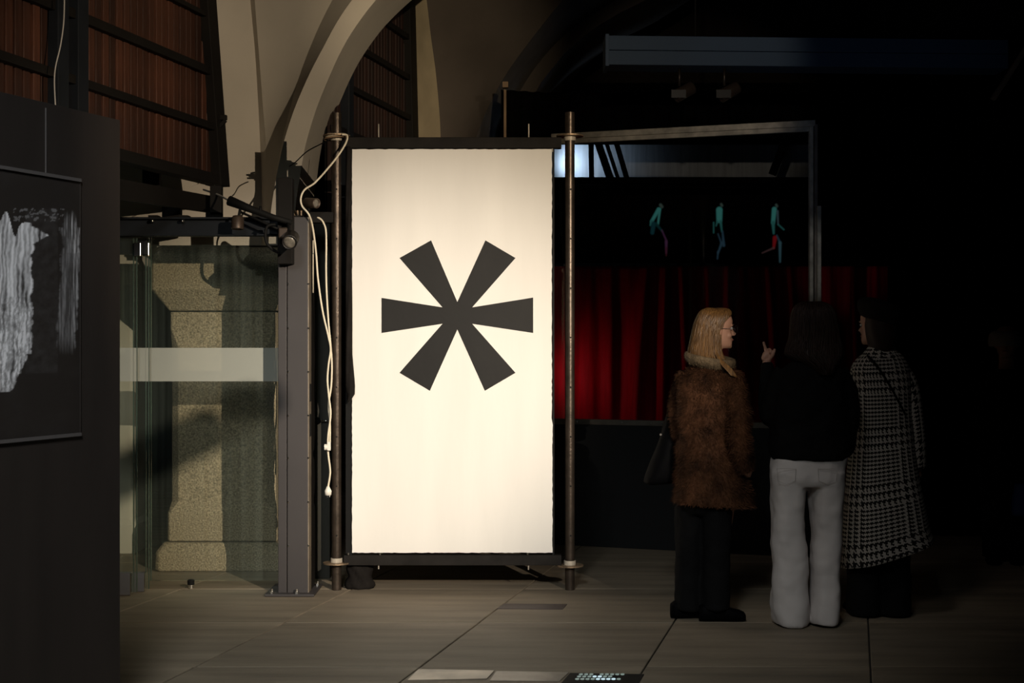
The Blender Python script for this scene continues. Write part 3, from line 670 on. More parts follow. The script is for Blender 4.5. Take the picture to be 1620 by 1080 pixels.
# ------------------------------------------------------------------ floor inserts
def floor_poly(pts, z): return [Vector(((x-810)*1.5/(y-540), 1.5*F/(y-540), z)) for x, y in pts]
def flat_prism(name, pts, z0, z1, m, parent=None):
    a = floor_poly(pts, z0); b = [Vector((p.x, p.y, z1)) for p in a]; n = len(a)
    return MB().add(a+b, [tuple(range(n)), tuple(range(n, 2*n))]+[(k, (k+1) % n, n+(k+1) % n, n+k) for k in range(n)]).build(name, m, parent)
tag(flat_prism('floor_hatch', [(798, 955), (897, 956), (890, 964), (786, 963)], 0.0, 0.003, mat('brown_hatch', (0.085, 0.066, 0.060), 0.5, metal=0.3)), 'small brown metal hatch set in the paving before the poster', 'floor hatch')
fb = thing('floor_channel_cover', 'pale polished cover strip in the paving at the bottom edge', 'floor cover', (-0.2, 6.4, 0))
M_pol = mat('polished_cover', (0.42, 0.36, 0.28), 0.35, metal=0.2, var=0.5, scale=5)
flat_prism('cover_plate', [(662, 1059), (782, 1061), (770, 1074), (645, 1076)], 0.0, 0.003, M_pol, fb)
flat_prism('cover_plate', [(785, 1062), (900, 1064), (885, 1078), (775, 1077)], 0.0, 0.003, mat('polished_cover_dim', (0.27, 0.235, 0.19), 0.4, metal=0.2, var=0.3), fb)
reparent(fb)
fg = thing('floor_grate', 'perforated black floor grate with bluish white glints imitated by glowing dots', 'floor grate', (0.35, 6.35, 0))
flat_prism('grate', [(902, 1065), (1019, 1067), (1010, 1082), (888, 1081)], 0.0, 0.003, M_rubber, fg)
ml = mat('glint_bright', (0.5, 0.6, 0.6), 0.4); ml.node_tree.nodes['Principled BSDF'].inputs['Emission Color'].default_value = (0.62, 0.85, 0.95, 1); ml.node_tree.nodes['Principled BSDF'].inputs['Emission Strength'].default_value = 0.75  # glowing dots imitate reflected glints, there is no lamp below
m2 = mat('glint_dim', (0.3, 0.35, 0.33), 0.4); m2.node_tree.nodes['Principled BSDF'].inputs['Emission Color'].default_value = (0.45, 0.6, 0.55, 1); m2.node_tree.nodes['Principled BSDF'].inputs['Emission Strength'].default_value = 0.28
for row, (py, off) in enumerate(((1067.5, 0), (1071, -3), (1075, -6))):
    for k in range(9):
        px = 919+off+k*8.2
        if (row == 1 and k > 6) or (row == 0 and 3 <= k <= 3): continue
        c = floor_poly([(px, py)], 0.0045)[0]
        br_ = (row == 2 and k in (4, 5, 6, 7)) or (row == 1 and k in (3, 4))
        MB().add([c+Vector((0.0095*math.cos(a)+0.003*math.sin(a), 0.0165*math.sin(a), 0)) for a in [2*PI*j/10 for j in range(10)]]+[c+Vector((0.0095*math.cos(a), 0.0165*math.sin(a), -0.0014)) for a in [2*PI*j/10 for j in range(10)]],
                 [tuple(range(10)), tuple(range(19, 9, -1))]+[(j, (j+1) % 10, 10+(j+1) % 10, 10+j) for j in range(10)]).build('glint_dot', ml if br_ else m2, fg)
reparent(fg)

# ------------------------------------------------------------------ glass booth on the right
gb = thing('glass_booth_front', 'large glazed partition with worn metal frame over a black plinth', 'glass partition', (1.1, 10.2, 0))
dl = 10.5
def bd(px):   # distance of the booth plane at an image column
    P = at(885, 0, 10.5); Q = at(1290, 0, 9.86); m_ = (px-810)/F
    t = (P.x-m_*P.y)/(m_*(Q.y-P.y)-(Q.x-P.x)); return P.y+t*(Q.y-P.y)
def bp_(px, z, off=0.0):
    d = bd(px); return Vector(((px-810)*d/F, d+off, z))
zT, zB = 3.006, 0.92
def slabp(name, px0, px1, z0, z1, m, th=0.05, off=0.0):
    a = bp_(px0, z0, off); b = bp_(px1, z0, off); q = Vector((0.0, th, 0)); u = Vector((0, 0, z1-z0))
    return MB().hexa(a, b, b+q, a+q, a+u, b+u, b+q+u, a+q+u).build(name, m, gb, bevel=0.003)
slabp('top_rail', 872, 1290, zT-0.012, zT+0.03, M_alu)
slabp('top_bead', 872, 1282, zT-0.045, zT-0.012, M_alu, 0.035, 0.012)
slabp('stile', 1281, 1287, 0.92, zT-0.012, M_alu)
slabp('stile_cover', 1288, 1294, 0.92, zT+0.0, mat('dull_profile', (0.16, 0.13, 0.105), 0.5, metal=0.5, var=0.3, scale=12), 0.06, 0.0)
slabp('splice_plate', 1291.5, 1298, at(0, 490, 9.85).z, at(0, 326, 9.85).z, M_alu, 0.03, -0.03)
slabp('bottom_rail', 872, 1290, zB-0.03, zB+0.01, mat('dull_rail', (0.10, 0.09, 0.075), 0.5, metal=0.5, var=0.3, scale=12))
slabp('glazing', 872, 1282, zB, zT-0.04, M_booth_glass, 0.008, 0.02)
slabp('plinth_panel', 866, 1290, 0.0, zB-0.03, mat('plinth_black', (0.007, 0.008, 0.009), 0.6, spec=0.2), 0.06, 0.0)
for px in (913, 984, 1030, 1047):
    p = bp_(px, zB-0.008, -0.004); MB().tube([p, p+Vector((0, 0.01, 0))], 0.006, 8).build('screw', M_chrome, gb)
reparent(gb)
# red curtain with folds
nx = 420
random.seed(4)
xs = np.linspace(at(855, 0, 12.1).x, at(1420, 0, 12.1).x, nx)
def cur(x, z):
    px = 810+x*F/12.1
    t_ = (2.14-z)
    gather = 0.0
    for c0, a_, w_, dr in ((1022, 0.10, 16, -14), (1052, 0.12, 9, -5), (1078, 0.10, 12, 6), (1150, 0.10, 9, 0), (1120, 0.06, 14, 3), (1175, 0.07, 10, 4), (1216, 0.07, 10, 10), (1250, 0.08, 9, 14), (1310, 0.06, 12, 4), (1350, 0.05, 10, 4), (1385, 0.06, 10, 0), (905, 0.03, 14, -4), (935, 0.035, 12, 2), (968, 0.045, 13, -3)):
        cc_ = c0+dr*t_
        gather += a_*math.exp(-((px-cc_)/(w_*(0.45+0.55*min(1, t_+0.1))))**2)
    return 12.12-gather*(0.6+0.5*min(1, t_))+0.010*math.sin(px*0.16+z)+0.004*noise.noise(Vector((px*.1, z*2, 0)))
zs = np.linspace(0.0, 2.14, 60)
vs = [(x, cur(x, z), z) for z in zs for x in xs]
fs = [(j*nx+i, j*nx+i+1, (j+1)*nx+i+1, (j+1)*nx+i) for j in range(len(zs)-1) for i in range(nx-1)]
rc = MB().add(vs, fs).build('red_curtain', M_curtain, smooth=True, solid=0.004); tag(rc, 'deep red theatre curtain in loose folds behind the glass', 'curtain')
# projection screen with three dancers
scx = thing('projection_screen', 'dark video screen above the red curtain showing three dim teal dancers', 'screen', (1.6, 12.3, 2.16))
sd = 12.25
a = at(868, 416, sd); b = at(1282, 287, sd)
MB().box(a.x, b.x, sd+0.004, sd+0.04, a.z, b.z).build('backing', M_drape, scx)
nx, nz = 420, 150
gx = np.linspace(1000, 1280, nx); gz = np.linspace(417, 304, nz)
PX, PZ = np.meshgrid(gx, gz)
img = np.zeros((nz, nx, 3))
def caps(x0, y0, x1, y1, r0, r1, colr, soft=2.6):
    global img
    dx, dy = x1-x0, y1-y0; L2 = dx*dx+dy*dy+1e-6
    t = np.clip(((PX-x0)*dx+(PZ-y0)*dy)/L2, 0, 1); d = np.hypot(PX-(x0+t*dx), PZ-(y0+t*dy)); r = r0+(r1-r0)*t
    a = np.clip((r-d)/soft+0.5, 0, 1)[..., None]; img = img*(1-a)+np.array(colr)*a
T = (0.035, 0.17, 0.15); T2 = (0.02, 0.10, 0.09); B_ = (0.02, 0.045, 0.065); V = (0.055, 0.02, 0.05); G_ = (0.04, 0.06, 0.05)
# dancer one (bent back)
caps(1045, 324, 1047, 327, 2.2, 2.4, G_); caps(1042, 331, 1031, 350, 3.0, 2.4, T); caps(1031, 350, 1029, 356, 2.4, 1.2, T2)
caps(1044, 331, 1041, 354, 1.8, 1.4, T); caps(1034, 354, 1032, 368, 3.6, 3.0, (0.005, 0.03, 0.035)); caps(1038, 354, 1048, 366, 2.4, 1.2, (0.004, 0.025, 0.025))
caps(1047, 364, 1054, 380, 0.9, 1.2, V); caps(1054, 382, 1054, 400, 2.2, 1.1, V); caps(1054, 392, 1054, 404, 1.2, .7, (0.05, 0.01, 0.015))
# dancer two
caps(1141, 323, 1142, 325, 1.8, 2, G_); caps(1138, 332, 1138, 348, 5.0, 4.4, T); caps(1140, 350, 1142, 366, 2.0, 1.0, T2); caps(1135, 350, 1133, 357, 1.6, .8, T2)
caps(1129, 352, 1129, 368, 0.9, .8, T2); caps(1136, 370, 1141, 384, .8, 1.1, B_); caps(1143, 366, 1145, 388, 1.2, 2.2, B_); caps(1142, 384, 1136, 400, 2.2, 1.2, B_); caps(1136, 398, 1135, 409, 1.3, .9, B_)
# dancer three
caps(1228, 324, 1229, 326, 1.8, 2, G_); caps(1225, 331, 1223, 352, 3.8, 3.0, T); caps(1223, 352, 1224, 369, 2.8, 1.4, T2); caps(1230, 334, 1231, 354, 1.5, 1.0, (.04, .07, .08)); caps(1231, 355, 1240, 363, 1.0, .9, T2)
caps(1226, 376, 1224, 392, 3.4, 1.8, (0.16, 0.006, 0.008)); caps(1224, 392, 1206, 400, 1.4, .7, (.06, .03, .03)); caps(1229, 372, 1234, 384, .9, 1.8, B_); caps(1234, 384, 1234, 414, 2.4, 1.3, (0.03, 0.07, 0.085))
vs = []; 
for j in range(nz):
    for i in range(nx): vs.append(at(gx[i], gz[j], sd))
fs = [(j*nx+i, j*nx+i+1, (j+1)*nx+i+1, (j+1)*nx+i) for j in range(nz-1) for i in range(nx-1)]
me = bpy.data.meshes.new('video_image'); me.from_pydata([tuple(v) for v in vs], [], fs); ca = me.color_attributes.new('print', 'FLOAT_COLOR', 'POINT')
ca.data.foreach_set('color', np.concatenate([img.reshape(-1, 3), np.ones((nx*nz, 1))], 1).astype(np.float32).ravel())
me.materials.append(vcol_mat('video', emis=0.42)); vo = bpy.data.objects.new('video_image', me); COL.objects.link(vo); vo.parent = scx
reparent(scx)
# board, dark struts and their light, added to imitate a reflection in the booth glass
up = thing('reflection_board', 'grey board added behind the booth glass, lit cold white to imitate a reflection', 'board', (1.5, 12.4, 2.9))
a = at(865, 282, 12.4); b = at(1284, 200, 12.4)
MB().box(a.x, b.x, 12.4, 12.44, a.z, b.z).build('facing', mat('brushed_board', (0.15, 0.16, 0.17), 0.5, metal=0.1, var=0.25, scale=6, stretch=(6, 1, 0.4)), up)
reparent(up)
def strut(name_label, p, q, w_): return tag(MB().bar(p, q, w_, 0.04, Vector((0, 1, 0))).build('reflection_strut', M_drape, bevel=0.003), name_label, 'strut', 'dark struts imitating reflected beams')
ds_ = 11.55
strut('upright strut imitating a reflected beam, nearest the scaffold pole, before the cold light', at(936, 283, ds_), at(935, 222, ds_), 0.040)
strut('first leaning strut imitating a reflected beam, right of the upright one', at(968, 290, ds_+.06), at(945, 222, ds_+.06), 0.058)
strut('second leaning strut imitating a reflected beam, parallel to the first', at(978, 283, ds_+.12), at(958, 222, ds_+.12), 0.028)
strut('third strut imitating a reflected beam, outermost of the leaning group', at(994, 290, ds_+.18), at(974, 222, ds_+.18), 0.040)
strut('far strut imitating a reflected beam, leaning left near the booth stile', at(1222, 276, ds_), at(1246, 212, ds_), 0.062)
bt = tag(MB().box(at(868, 0, 11.6).x, at(1284, 0, 11.6).x, 11.52, 11.78, at(0, 224, 11.6).z, at(0, 224, 11.6).z+0.05).build('reflection_batten', M_drape), 'black head batten added to carry the struts of the imitated reflection', 'batten')
bb = tag(MB().box(at(868, 0, 11.7).x, at(1284, 0, 11.7).x, 11.66, 11.72, at(0, 290, 11.7).z, at(0, 281, 11.7).z).build('reflection_batten', M_drape), 'black batten along the foot of the board imitating a reflection', 'batten')

# black drapes
def drape(name, label, x0, x1, z0, z1, d, pitch=0.11, amp=0.02, sag=0.0):
    n = max(8, int((x1-x0)/0.02)); vs = []
    rows = 8
    for r_ in range(rows+1):
        for i in range(n+1):
            x = x0+(x1-x0)*i/n; z = z0+(z1-z0)*r_/rows - (sag*abs(math.sin((x-x0)*2.2))*r_/rows)
            vs.append((x, d+amp*math.sin(2*PI*(x-x0)/pitch+0.7*math.sin(x*5)), z))
    fs = [(r_*(n+1)+i, r_*(n+1)+i+1, (r_+1)*(n+1)+i+1, (r_+1)*(n+1)+i) for r_ in range(rows) for i in range(n)]
    return tag(MB().add(vs, fs).build(name, M_drape, smooth=True, solid=0.004), label, 'drape')
drape('black_valance', 'black drape hung high above the glass booth', at(793, 0, 11.2).x, 5.5, 3.10, at(0, 142, 11.2).z, 11.2, sag=0.03)
drape('black_drape', 'full-height black drape filling the right side behind the visitors', at(1405, 0, 11.0).x, 6.5, 0.0, 3.44, 11.0)
drape('black_drape', 'black backdrop drape at the rear of the booth', -0.2, 5.0, 0.0, 3.9, 13.2)
drape('black_side_drape', 'narrow black drape closing the booth behind the poster', at(700, 0, 9.6).x, at(868, 0, 10.6).x, 0.0, 2.6, 10.7)
wp = thing('timber_post', 'thin brown timber post at the left end of the black valance', 'post', (at(799, 0, 11.1).x, 11.1, 0))
MB().box(at(797, 0, 11.1).x, at(801, 0, 11.1).x, 11.09, 11.12, 0.0, at(0, 142, 11.1).z).build('post', M_timber, wp)
MB().box(at(795, 0, 11.1).x, at(804, 0, 11.1).x, 11.07, 11.13, at(0, 139, 11.1).z, at(0, 130, 11.1).z).build('post_cap', M_timber, wp)
reparent(wp)

# ------------------------------------------------------------------ duct with hanging lamps
dc = thing('ceiling_duct', 'long blue-grey rectangular duct across the dark ceiling', 'duct', (2.5, 9.5, 3.4))
a = at(960, 102, 9.6); b = at(960, 56, 9.6); c1 = at(1595, 108, 9.75); c2 = at(1595, 63, 9.75); q = Vector((0, 0.25, 0))
h = (b.z-a.z)/2; h2 = (c2.z-c1.z)/2
for k in (0, 1):
    g_ = 0.002
    p0 = a+Vector((0, 0, h*k+g_*k)); p1 = c1+Vector((0, 0, h2*k+g_*k)); u0 = Vector((0, 0, h-g_)); u1 = Vector((0, 0, h2-g_))
    MB().hexa(p0, p1, p1+q, p0+q, p0+u0, p1+u1, p1+q+u1, p0+q+u0).build('duct_half', M_duct, dc, bevel=0.002)
e_ = at(1595, 0, 9.74)
MB().box(a.x-0.01, a.x+0.015, 9.585, 9.86, a.z-0.012, b.z+0.008).build('end_flange', M_duct, dc, bevel=0.002)
for px in (1100, 1400): MB().tube([(at(px, 0, 9.8).x, 9.8, b.z-0.04), (at(px, 0, 9.8).x, 9.8, 6.0)], 0.006, 6).build('hanger_rod', M_black, dc)
reparent(dc)
def hang_lamp(px, label, py0=103, py1=140, d=9.75, zt=None):
    t = thing('hanging_spotlight', label, 'spotlight', at(px, py1, d), 'spotlights hanging under the duct')
    MB().tube([at(px, py0+2, d), at(px, py1-4, d)], 0.010, 8).build('stem', M_tube, t, smooth=True)
    MB().tube([at(px, py0, d), at(px, py0+3, d)], 0.022, 12).build('mount', M_tube, t)
    mb = MB(); lamp_can(mb, at(px+8, py1+5, d), (-1, -0.15, -0.55), 0.045, 0.15); mb.build('housing', M_lampbr, t, smooth=True)
    e = at(px-2, py1+11, d-0.03)
    MB().box(e.x-0.05, e.x+0.05, d-0.06, d-0.052, e.z-0.02, e.z+0.035).build('barn_door', M_lampb, t)
    reparent(t)
hang_lamp(1075, 'left of two dim spotlights hanging under the duct')
hang_lamp(1146, 'right of two dim spotlights hanging under the duct')
tl = thing('track_light', 'faint lamp bar hanging at the far right below a sloping pole', 'lamp', at(1572, 186, 9.5))
MB().tube([at(1571, 160, 9.5), at(1571, 184, 9.5)], 0.004, 6).build('stem', M_black, tl)
MB().bar(at(1548, 192, 9.5), at(1592, 188, 9.5), 0.04, 0.02).build('lamp_bar', M_black, tl, bevel=0.003)
MB().bar(at(1571, 157, 9.5), at(1640, 50, 9.5), 0.05, 0.03).build('sloping_pole', M_timber, tl, bevel=0.003)
reparent(tl)

# ------------------------------------------------------------------ PEOPLE
def ringp(py, xl, xr, D, ry, slope=0.0, n=36, ex=2.2, yo=0.0, folds=0.0, nf=9, ph=0.0):
    p = at(xl, py, D); q = at(xr, py, D); cxx = (p.x+q.x)/2; rx = (q.x-p.x)/2; out = []
    for k in range(n):
        a = 2*PI*k/n; ca, sa = math.cos(a), math.sin(a)
        f = 1+folds*math.sin(nf*a+ph)
        x = rx*math.copysign(abs(ca)**(2/ex), ca)*f; y = ry*math.copysign(abs(sa)**(2/ex), sa)*f
        out.append(Vector((cxx+x, D+yo+y, p.z+slope*x)))
    return out
def densify(rows, m=4):   # smooth rows of numbers
    out = []
    for i in range(len(rows)-1):
        p0 = rows[max(i-1, 0)]; p1 = rows[i]; p2 = rows[i+1]; p3 = rows[min(i+2, len(rows)-1)]
        for k in range(m):
            t = k/m
            out.append([0.5*((2*b)+(c-a)*t+(2*a-5*b+4*c-d)*t*t+(3*b-a-3*c+d)*t**3) for a, b, c, d in zip(p0, p1, p2, p3)])
    out.append(list(rows[-1])); return out
def head(mb, M, k=1.0):
    tab = [(0.000, .070, -.005, .026), (0.012, .083, -.020, .040), (0.030, .084, -.040, .050), (0.048, .082, -.052, .057), (0.070, .082, -.066, .063), (0.090, .078, -.078, .067),
           (0.110, .077, -.088, .070), (0.125, .084, -.094, .072), (0.150, .086, -.098, .074), (0.175, .078, -.096, .070), (0.195, .060, -.084, .058), (0.210, .034, -.060, .038), (0.217, .008, -.028, .014)]
    rings = []
    for z, f, b, hw in densify(tab, 2):
        rr = []
        for j in range(32):
            a = 2*PI*j/32; c = math.cos(a); s_ = math.sin(a); cy = (f+b)/2; ry = (f-b)/2
            x = hw*math.copysign(abs(c)**0.9, c); y = cy+ry*math.copysign(abs(s_)**0.9, s_)
            rr.append(M @ (Vector((x, y, z))*k))
        rings.append(rr)
    mb.loft(rings)
    def T(v): return M @ (Vector(v)*k)
    # nose, lips, brow ridge, chin, ears, neck
    mb.loft([[T((-.006, .070, .118)), T((.006, .070, .118)), T((.004, .084, .118)), T((-.004, .084, .118))],
             [T((-.010, .070, .095)), T((.010, .070, .095)), T((.0055, .097, .095)), T((-.0055, .097, .095))],
             [T((-.015, .070, .076)), T((.015, .070, .076)), T((.007, .109, .079)), T((-.007, .109, .079))],
             [T((-.013, .070, .068)), T((.013, .070, .068)), T((.006, .100, .068)), T((-.006, .100, .068))]])
    Mr = M.to_3x3()
    mb.ell(T((0, .080, .051)), .021*k, .010*k, .0055*k, 12, 8, Mr); mb.ell(T((0, .079, .041)), .018*k, .010*k, .006*k, 12, 8, Mr)
    mb.ell(T((0, .072, .012)), .020*k, .014*k, .013*k, 12, 8, Mr)
    for s_ in (-1, 1):
        mb.ell(T((s_*.030, .072, .124)), .020*k, .012*k, .006*k, 12, 8, Mr)
        mb.ell(T((s_*.073, -.008, .095)), .008*k, .018*k, .031*k, 12, 8, Mr)
        mb.ell(T((s_*.036, .052, .070)), .022*k, .022*k, .020*k, 12, 8, Mr)
    mb.tube([T((0, -.018, .040)), T((0, -.022, -.02)), T((0, -.030, -.085)), T((0, -.035, -.14))], [.052*k, .050*k, .056*k, .075*k], 20)
def head_matrix(px, py_chin, D, ang_deg, tilt=0.0):
    # local +y is where the face looks; ang is the heading in degrees from +X (image right), 90 = away from the camera
    p = at(px, py_chin, D)
    return Matrix.Translation(p) @ Matrix.Rotation(R(ang_deg-90), 4, 'Z') @ Matrix.Rotation(R(tilt), 4, 'X')
def face_bits(root, M, glasses=False, brow=(0.06, 0.03, 0.02)):
    for s_ in (-1, 1):
        mb = MB(); mb.ell(M @ Vector((s_*.030, .0745, .108)), .011, .008, .0085, 14, 10, M.to_3x3()); e = mb.build('eye', mat('eye_white', (0.55, 0.52, 0.50), 0.2), root, smooth=True)
        mb = MB(); mb.ell(M @ Vector((s_*.030, .0805, .108)), .005, .0028, .005, 12, 8, M.to_3x3()); i_ = mb.build('iris', mat('iris', (0.03, 0.03, 0.03), 0.2), e, smooth=True)
        pts = [M @ Vector((s_*(.014+.034*t), .088-.010*t*t, .124+.006*math.sin(PI*t))) for t in (0, .25, .5, .75, 1)]
        MB().tube(pts, [.002, .0032, .0035, .003, .0015], 6).build('eyebrow', mat('brow_hair', brow, 0.7), root, smooth=True)
    if glasses:
        g_ = MB()
        for s_ in (-1, 1):
            g_.tube([M @ Vector((s_*.034+.024*math.cos(a), .0995, .104+.021*math.sin(a))) for a in [2*PI*j/22 for j in range(23)]], .0014, 6)
            g_.tube([M @ Vector((s_*.058, .099, .108)), M @ Vector((s_*.070, .08, .110)), M @ Vector((s_*.079, -.005, .106))], .0013, 6)
        g_.tube([M @ Vector((-.010, .100, .107)), M @ Vector((0, .103, .110)), M @ Vector((.010, .100, .107))], .0013, 6)
        gl = g_.build('glasses', mat('wire_frame', (0.06, 0.05, 0.05), 0.3, metal=0.8), root, smooth=True)
    MB().ell(M @ Vector((0, .0885, .0465)), .017, .0035, .0055, 12, 6, M.to_3x3()).build('lips', mat('lips', (0.34, 0.09, 0.08), 0.5), root, smooth=True)

def surf_strands(rings, n, rad, lift, seed, closed=(0, 2*PI), t0=(0.0, 0.2), t1=(0.85, 1.0), seg=14):
    rnd_ = random.Random(seed); mb = MB(); nr = len(rings); nn = len(rings[0])
    cen = [sum(r, Vector())/len(r) for r in rings]
    for k in range(n):
        a = rnd_.uniform(*closed)/(2*PI)*nn; u0 = rnd_.uniform(*t0)*(nr-1); u1 = rnd_.uniform(*t1)*(nr-1); lf = lift*rnd_.uniform(0.2, 1.3); w0 = rnd_.uniform(-1.2, 1.2); pts = []
        for q in range(seg+1):
            u = u0+(u1-u0)*q/seg; i = min(int(u), nr-2); f = u-i; aa = (a+w0*q/seg+0.35*math.sin(q*0.7+k)) % nn; j = int(aa); g2 = aa-j
            P = (rings[i][j]*(1-g2)+rings[i][(j+1) % nn]*g2)*(1-f)+(rings[i+1][j]*(1-g2)+rings[i+1][(j+1) % nn]*g2)*f
            c_ = cen[i]*(1-f)+cen[i+1]*f; nrm = (P-c_); nrm.z = 0.3*nrm.length if u < 2 else 0; nrm.normalize()
            pts.append(P+nrm*lf)
        mb.tube(pts, [rad*0.5]+[rad]*(seg-1)+[rad*0.25], 4)
    return mb
def tufts(surfs, n, length, seed, wid=0.004, parent=None, m=None, name='fur'):
    rnd_ = random.Random(seed); mb = MB(); tot = sum(len(r) for r in surfs)
    for k in range(n):
        rings = surfs[0] if rnd_.random() < len(surfs[0])/tot*1.0 or len(surfs) == 1 else rnd_.choice(surfs[1:])
        i = rnd_.randrange(len(rings)-1); nn = len(rings[0]); j = rnd_.randrange(nn); f = rnd_.random(); g2 = rnd_.random()
        A, B, C_, D_ = rings[i][j], rings[i][(j+1) % nn], rings[i+1][j], rings[i+1][(j+1) % nn]
        P = (A*(1-g2)+B*g2)*(1-f)+(C_*(1-g2)+D_*g2)*f
        nrm = (B-A).cross(C_-A)
        if nrm.length < 1e-9: continue
        nrm.normalize(); c_ = sum(rings[i], Vector())/nn
        if nrm.dot(P-c_) < 0: nrm = -nrm
        cl = noise.noise(P*22); dr = Vector((rnd_.uniform(-.6, .6)+cl, rnd_.uniform(-.3, .3), -0.9+rnd_.uniform(-.3, .5)+cl)).normalized()
        tip = P+(nrm*0.75+dr*0.75).normalized()*length*rnd_.uniform(.5, 1.25)
        sd_ = nrm.cross(dr).normalized()*wid/2
        mb.add([P-sd_-nrm*.004, P+sd_-nrm*.004, tip], [(0, 1, 2)])
    o = mb.build(name, m, parent); o['kind'] = 'stuff'; return o
def tube_rings(pts, n=20):
    out = []; P = [Vector(p[:3]) for p in pts]; rs = [p[3] for p in pts]
    P2 = smoothpts(P, 5); rs2 = [r[0] for r in densify([[r] for r in rs], 5)]
    ref = None
    for i, p in enumerate(P2):
        t = (P2[min(i+1, len(P2)-1)]-P2[max(i-1, 0)]).normalized()
        if ref is None: ref = t.cross(Vector((0, 1, 0))); ref = ref.normalized() if ref.length > .05 else Vector((1, 0, 0))
        a = (ref-t*ref.dot(t)).normalized(); ref = a; b = t.cross(a)
        out.append([p+(a*math.cos(2*PI*k/n)+b*math.sin(2*PI*k/n))*rs2[i] for k in range(n)])
    return out
def P4(px, py, d, r): v = at(px, py, d); return (v.x, v.y, v.z, r)
def shoe(mb, x, y, ang, L=0.26, wd=0.048, hgt=0.075):
    c, s_ = math.cos(R(ang)), math.sin(R(ang)); rings = []
    for t, w_, h_ in ((-.5, .5, .95), (-.42, .85, 1.1), (-.2, .9, 1.15), (0.0, .9, 1.05), (.2, 1.05, .8), (.38, 1.0, .68), (.47, .75, .55), (.5, .35, .4)):
        cxx = x+c*t*L; cyy = y+s_*t*L; rr = []
        for k in range(16):
            a = 2*PI*k/16; u = wd*w_*math.cos(a); v = max(0.0, hgt*h_*(0.5+0.5*math.copysign(abs(math.sin(a))**.6, math.sin(a))))
            rr.append(Vector((cxx-s_*u, cyy+c*u, v+0.001)))
        rings.append(rr)
    mb.loft(rings)
M_hair1 = mat('dark_blonde_hair', (0.21, 0.108, 0.034), 0.36, var=0.55, col2=(0.06, 0.028, 0.010), scale=5, stretch=(26, 26, 1.2), coord='Object', spec=0.5)
M_hair2 = mat('dark_brown_hair', (0.022, 0.010, 0.006), 0.55, spec=0.3, var=0.4, scale=5, stretch=(24, 24, 1.2))
M_fur = mat('brown_fur', (0.078, 0.033, 0.0155), 0.8, var=0.75, scale=11, stretch=(1, 1, 0.7), bump=0.8, bscale=60, spec=0.15)
M_collar = mat('tan_fur_collar', (0.13, 0.09, 0.048), 0.8, var=0.4, scale=25, bump=0.8, bscale=80)
M_blackwear = mat('black_wear', (0.0042, 0.004, 0.0042), 0.85, bump=0.2, bscale=30, spec=0.1)
M_trous = mat('black_trousers', (0.006, 0.006, 0.0065), 0.85, bump=0.2, bscale=25, spec=0.1)
M_jeans = mat('off_white_denim', (0.60, 0.56, 0.545), 0.85, var=0.08, scale=5, bump=0.35, bscale=14, spec=0.1)
M_leather = mat('black_leather', (0.0025, 0.0025, 0.003), 0.6, spec=0.04)

# houndstooth weave worked out from cell counts (four and two thread checks alternating)
def houndstooth():
    m = bpy.data.materials.new('houndstooth_wool'); m.use_nodes = True; nt = m.node_tree; N = nt.nodes; L = nt.links; b = N['Principled BSDF']
    b.inputs['Roughness'].default_value = 0.9; b.inputs['Specular IOR Level'].default_value = 0.1
    uv = N.new('ShaderNodeUVMap'); uv.uv_map = 'UVMap'; sp = N.new('ShaderNodeSeparateXYZ'); L.new(uv.outputs[0], sp.inputs[0])
    def mth(op, a, v=None, c=None):
        n = N.new('ShaderNodeMath'); n.operation = op
        for k, x in enumerate((a, v, c)):
            if x is None: continue
            if isinstance(x, (int, float)): n.inputs[k].default_value = x
            else: L.new(x, n.inputs[k])
        return n.outputs[0]
    X = mth('FLOOR', sp.outputs[0]); Y = mth('FLOOR', sp.outputs[1])
    def thread(v):
        big = mth('LESS_THAN', mth('FLOORED_MODULO', v, 8.0), 4.0); small = mth('LESS_THAN', mth('FLOORED_MODULO', v, 4.0), 2.0)
        sec = mth('LESS_THAN', mth('FLOORED_MODULO', v, 56.0), 24.0)
        return mth('ADD', mth('MULTIPLY', big, sec), mth('MULTIPLY', small, mth('SUBTRACT', 1.0, sec)))
    tw = mth('LESS_THAN', mth('FLOORED_MODULO', mth('ADD', X, Y), 4.0), 2.0)
    val = mth('ADD', mth('MULTIPLY', thread(X), tw), mth('MULTIPLY', thread(Y), mth('SUBTRACT', 1.0, tw)))
    mx = N.new('ShaderNodeMix'); mx.data_type = 'RGBA'; mx.inputs[6].default_value = (0.010, 0.009, 0.009, 1); mx.inputs[7].default_value = (0.36, 0.335, 0.305, 1)
    L.new(val, mx.inputs[0]); L.new(mx.outputs[2], b.inputs['Base Color']); return m
M_hound = houndstooth()

# ---- person one: fur coat, looking right
D = 7.7
p1 = thing('person', 'person in brown fur coat with glasses and blonde hair, standing in profile', 'person', (at(1118, 0, D).x, D, 0), 'visitors talking beside the glass booth')
HM = head_matrix(1133.5, 551, D, 8, 0)
b = MB(); head(b, HM)
b.loft([ringp(y, l, r, D, q) for y, l, r, q in densify([(572, 1108, 1146, .055), (590, 1086, 1156, .09), (640, 1082, 1160, .10), (700, 1084, 1160, .10), (745, 1080, 1168, .12), (790, 1086, 1160, .11)], 3)])
b.loft(tube_rings([P4(1105, 770, D+.02, .085), P4(1100, 860, D+.02, .06), P4(1098, 940, D+.02, .035), P4(1100, 968, D+.02, .025)]))
b.loft(tube_rings([P4(1142, 770, D-.02, .085), P4(1136, 860, D-.04, .06), P4(1133, 940, D-.04, .035), P4(1133, 968, D-.04, .025)]))
b.loft(tube_rings([P4(1155, 600, D-.07, .045), P4(1165, 660, D-.12, .04), P4(1170, 700, D-.15, .032), P4(1176, 725, D-.12, .028), P4(1181, 745, D-.1, .03), P4(1183, 755, D-.1, .015)]))
